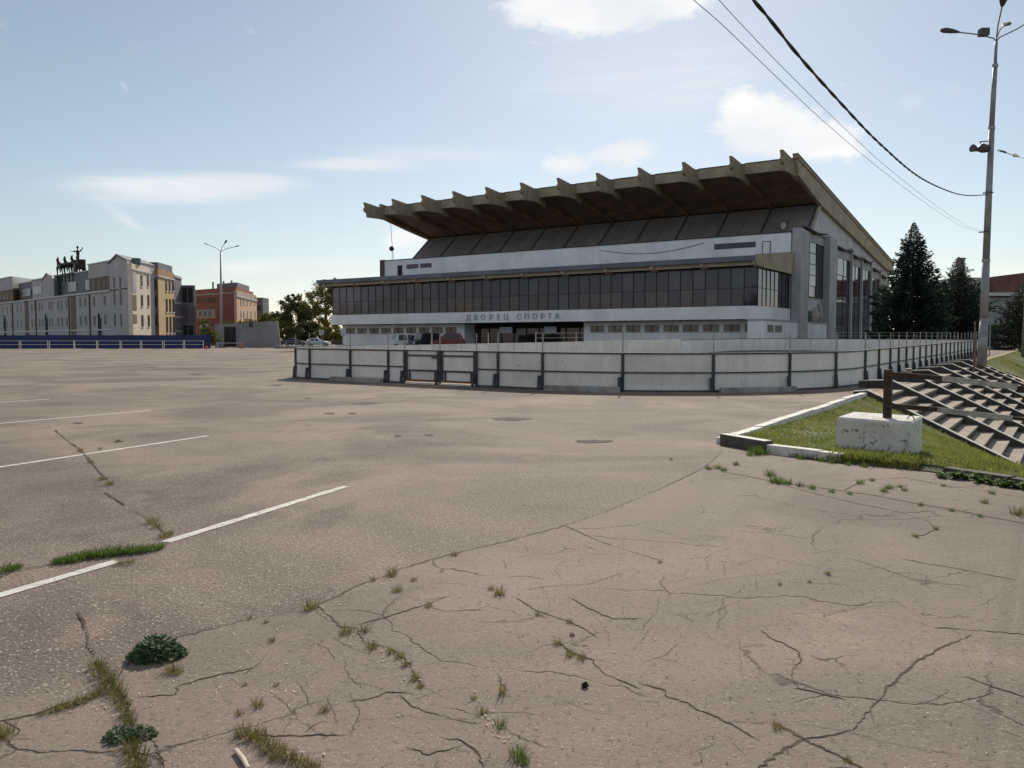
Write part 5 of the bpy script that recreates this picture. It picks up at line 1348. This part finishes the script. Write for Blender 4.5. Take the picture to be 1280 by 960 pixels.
TM = [tuft_mesh(50 + i, 95, 1.0, .75, .028, .9) for i in range(4)] + [tuft_mesh(60 + i, 24, 1.0, .22, .020, .35) for i in range(2)]
TM += [tuft_mesh(70, 150, .75, 1.0, .05, 1.1)]
TMm = {}
def tuft(px, py, hpx, m='grass_dry', kind=None, spread=1.0, z=.006):
    p = G(px, py + hpx * .35); sc_ = hpx / F * p.y * 1.05; i = rnd.randrange(4) if kind is None else kind
    if (i, m) not in TMm: me = TM[i].copy(); me.materials.clear(); me.materials.append(MATS[m]); TMm[(i, m)] = me
    o = bpy.data.objects.new('weed_tuft', TMm[(i, m)]); COL.objects.link(o); o.location = (p.x, p.y, z); o.scale = (sc_ * spread, sc_ * spread, sc_); o.rotation_euler = (0, 0, rnd.random() * 6.28); return o


GL = {'strip': ('weed tuft in the long green strip beside the broken parking line', 'weeds of the long green strip'), 'crack': ('weed tuft in the wide overgrown crack with dry leaves', 'weeds of the wide overgrown crack'),
      'dry': ('dry grass tuft sprouting from a crack in the old paving', 'tufts in the paving cracks'), 'kerb': ('green weed tuft at the foot of the kerb or in the crack before it', 'weeds along the kerb'), 'mat': ('tuft of the dry weed mat beside the twig', 'tufts of the dry weed mat'),
      'park': ('low tuft in the crack crossing the parking bays', 'tufts in the parking bay crack'), 'plant': ('leafy green plant at the dark kerb under the grass bank', 'leafy plants at the dark kerb')}
def T(key, lst, m, kind=None, spread=1.0):
    for px, py, h_ in lst: tag(tuft(px, py, h_, m, kind, spread), GL[key][0], 'weed', GL[key][1])
T('strip', [(72, 701, 8), (82, 699, 11), (93, 697, 12), (105, 694, 12), (118, 692, 12), (130, 691, 13), (142, 689, 12), (154, 688, 12), (166, 687, 12), (178, 686, 11), (190, 685, 10), (199, 683, 8)], 'weed', 6, 1.0)
T('strip', [(10, 710, 11), (22, 708, 7)], 'weed', 6, 1.0)
T('crack', [(122, 831, 13), (127, 839, 14), (133, 847, 15), (138, 854, 15), (143, 862, 15), (149, 871, 14), (154, 881, 12), (158, 892, 13), (161, 902, 13), (165, 932, 15), (168, 941, 16), (173, 952, 18), (176, 962, 16)], 'weed_dry', None, 1.1)
T('crack', [(52, 893, 7), (66, 888, 9), (78, 884, 10), (90, 880, 11), (102, 876, 11), (114, 871, 10), (124, 867, 9), (4, 915, 16), (-6, 922, 18)], 'grass_dry', None, 1.1)
T('dry', [(490, 716, 11), (466, 725, 6), (497, 737, 9), (517, 725, 6), (388, 757, 14), (433, 788, 12), (465, 807, 11), (456, 787, 9), (489, 814, 9), (500, 820, 9), (508, 830, 9), (520, 847, 10), (526, 858, 7), (624, 741, 11), (614, 736, 6), (406, 887, 10),
          (322, 881, 11), (340, 801, 7), (333, 778, 5), (312, 773, 5), (214, 837, 13), (222, 840, 10), (300, 892, 8), (603, 890, 9), (592, 874, 6), (306, 857, 5), (345, 857, 5), (536, 757, 7), (568, 693, 6), (673, 768, 6), (712, 778, 6), (697, 804, 8), (714, 817, 10), (727, 822, 9), (1034, 717, 6), (1060, 951, 8), (972, 908, 10), (839, 574, 3), (1144, 670, 6), (1170, 661, 5), (825, 703, 4), (1012, 728, 4), (975, 731, 4), (1230, 627, 7), (1272, 640, 12), (1130, 612, 6)], 'grass_dry')
T('dry', [(628, 860, 24)], 'grass_dry', 4, 1.0)
T('dry', [(625, 907, 11), (648, 943, 17), (655, 952, 12)], 'weed')
T('mat', [(302, 915, 13), (311, 917, 17), (321, 920, 14), (330, 926, 16), (339, 933, 15), (347, 939, 15), (356, 945, 15), (366, 949, 14), (376, 953, 13), (386, 957, 13), (394, 960, 11), (330, 940, 8), (342, 948, 8)], 'grass_dry', None, 1.1)
T('park', [(137, 604, 6), (128, 598, 5), (113, 577, 4), (100, 563, 4), (190, 651, 8), (197, 657, 7), (205, 669, 8), (212, 667, 6), (150, 704, 6), (162, 703, 6), (148, 551, 3), (125, 561, 3)], 'grass_dry', None, 1.4)
T('kerb', [(945, 563, 14), (953, 565, 11), (938, 567, 8), (1000, 572, 7), (1010, 571, 8), (897, 584, 7), (886, 585, 6), (905, 587, 6), (920, 580, 6), (962, 592, 9), (968, 600, 11), (975, 602, 9), (985, 603, 8), (1000, 606, 7), (1015, 609, 7), (1040, 614, 6), (1062, 617, 5), (1075, 603, 7), (1090, 600, 5), (1105, 613, 7), (1112, 609, 7), (1125, 608, 5), (1150, 631, 5), (1190, 638, 5), (1225, 645, 5), (1180, 607, 5), (1240, 616, 6), (1028, 575, 7), (1040, 577, 7), (1060, 580, 6), (1080, 582, 7)], 'weed')
def leaf_plant(seed, n, L_, wd, up):
    r = random.Random(seed); b = MB()
    for i in range(n):
        a = r.random() * 6.283; l_ = L_ * r.uniform(.45, 1.1); d = Vector((math.cos(a), math.sin(a), 0)); s_ = Vector((-d.y, d.x, 0)); e_ = up * r.uniform(.3, 1.2); k = len(b.v); o_ = d * r.uniform(0, .12) * L_
        pr_ = [(0, .12, 0), (.3, .75, .55), (.6, 1.0, .85), (.85, .7, .80), (1.0, .05, .60)]
        for u_, w_, z_ in pr_:
            c = o_ + d * l_ * u_ + Vector((0, 0, l_ * e_ * z_ + r.uniform(0, .06) * l_)); ww = s_ * wd * l_ * w_ * r.uniform(.75, 1.2); b.v += [tuple(c - ww), tuple(c - Vector((0, 0, .05 * l_))), tuple(c + ww)]
        for j in range(4):
            for q in range(2): b.f.append((k + 3 * j + q, k + 3 * j + q + 1, k + 3 * j + q + 4, k + 3 * j + q + 3))
    return b.mesh('leafy_weed')
def leaf_bush(seed, n, rad):
    r = random.Random(seed); b = MB()
    for i in range(n):
        a = r.random() * 6.283; q = r.random() ** .6; c = Vector((math.cos(a) * q * rad, math.sin(a) * q * rad * .8, rad * (.02 + (.72 * (1 - q ** 2) + .08) * r.random())))
        l_ = rad * r.uniform(.13, .28); u_ = Vector((math.cos(a + r.uniform(-.9, .9)), math.sin(a + r.uniform(-.9, .9)), r.uniform(-.2, .7))).normalized(); v_ = u_.cross(Vector((r.uniform(-.5, .5), r.uniform(-.5, .5), 1))).normalized() * l_ * r.uniform(.28, .42); n_up = v_.cross(u_).normalized() * l_ * .1
        k = len(b.v); b.v += [tuple(c - u_ * l_ * .5), tuple(c + v_ - n_up), tuple(c + u_ * l_ * .55), tuple(c - v_ - n_up), tuple(c + n_up)]; b.f += [(k, k + 1, k + 4), (k + 1, k + 2, k + 4), (k + 2, k + 3, k + 4), (k + 3, k, k + 4)]
    return b.mesh('leafy_weed')
for i, (px, py, wpx, lab) in enumerate(((197, 822, 36, 'dark green leafy weed rosette standing alone on the rough asphalt'), (150, 925, 22, 'dark green leafy weed on the left of the overgrown crack'), (177, 922, 20, 'dark green leafy weed on the right of the overgrown crack'))):
    p = G(px, py); L_ = wpx / F * p.y; me = leaf_bush(80 + i, 620 if i == 0 else 360, L_); o = link('leafy_weed', me, 'rosette'); o.location = (p.x, p.y, .004); tag(o, lab, 'weed')
for i, (px, py, wpx) in enumerate(((1177, 598, 9), (1195, 599, 11), (1207, 600, 10), (1226, 604, 12), (1240, 606, 10), (1256, 609, 12), (1272, 611, 12), (1286, 613, 12))):
    p = G(px, py); L_ = wpx / F * p.y; me = leaf_plant(90 + i, 44, L_, .26, .95); o = link('leafy_weed', me, 'weed'); o.location = (p.x, p.y, .0); tag(o, GL['plant'][0], 'plant', GL['plant'][1])

def flakes(n, fn, s0, s1, seed):
    r = random.Random(seed); b = MB()
    for _ in range(n):
        p = fn(r); a = r.random() * 6.28; d = Vector((math.cos(a), math.sin(a), 0)); s_ = Vector((-d.y, d.x, 0)); l_ = r.uniform(s0, s1); w_ = l_ * r.uniform(.12, .35); z1 = r.uniform(0, .35) * l_; k = len(b.v)
        p = p + Vector((0, 0, .012)); b.v += [tuple(p - d * l_), tuple(p - s_ * w_ + Vector((0, 0, z1 * .5))), tuple(p + d * l_ + Vector((0, 0, z1))), tuple(p + s_ * w_ + Vector((0, 0, z1 * .6)))]; b.f.append((k, k + 1, k + 2, k + 3))
    return b
def near_crack(r):
    c = r.choice([(120, 825, 175, 960), (125, 840, 168, 930), (60, 892, 125, 868), (300, 918, 392, 958), (440, 790, 525, 858), (590, 880, 655, 950), (500, 720, 380, 765)]); f = r.random(); return G(c[0] + (c[2] - c[0]) * f + r.gauss(0, 9), c[1] + (c[3] - c[1]) * f + r.gauss(0, 7))
def anywhere(r): return G(r.uniform(-20, 1300), 600 + 370 * r.random())
def rough_left(r): return G(r.uniform(-20, 420), 640 + 230 * r.random())
tag(flakes(260, near_crack, .005, .017, 1).build('dry_leaf_litter', 'litter', kind='stuff'), 'pale dry leaf scraps lying along the overgrown cracks', 'litter')
tag(flakes(520, anywhere, .003, .012, 2).build('pale_crumbs', 'litter', kind='stuff'), 'tiny pale crumbs scattered over the paving', 'litter')
tag(flakes(650, rough_left, .003, .011, 3).build('pale_grit', 'litter', kind='stuff'), 'pale grit scattered over the rough asphalt at left', 'litter')
tag(flakes(420, lambda r: G(r.uniform(560, 1300), 660 + 300 * r.random()), .004, .015, 4).build('dark_crumbs', 'litter_dark', kind='stuff'), 'small dark crumbs scattered over the brownish paving', 'litter')
p = G(731, 861); r_ = random.Random(5); b = MB().ball((0, 0, .012), .018, .013, .014, 8, 6); b.v = [(x * r_.uniform(.8, 1.2), y * r_.uniform(.8, 1.2), max(0, z * r_.uniform(.8, 1.2))) for x, y, z in b.v]
o = b.build('pebble', 'stone_black'); o.location = (p.x, p.y, .006); tag(o, 'single small black pebble lying on the brownish paving', 'pebble')
p = G(715, 796); b = MB().tube([(0, 0, 0), (0, 0, .008)], .014, 10); o = b.build('bottle_cap', 'stone_black'); o.location = (p.x, p.y, .008); o.rotation_euler = (R(8), 0, R(20)); o.location.z = .010; tag(o, 'small dark bottle cap lying at the end of a crack', 'bottle cap')
pa = G(295, 943); pb = G(310, 966); b = MB().tube([(0, 0, .012), tuple((pb - pa) * .5 + Vector((.004, 0, .014))), tuple(pb - pa + Vector((0, 0, .012)))], [.009, .010, .008], 7); o = b.build('twig', 'house_cream'); o.location = (pa.x, pa.y, .006); tag(o, 'short peeled pale twig beside the dry weed mat', 'twig')
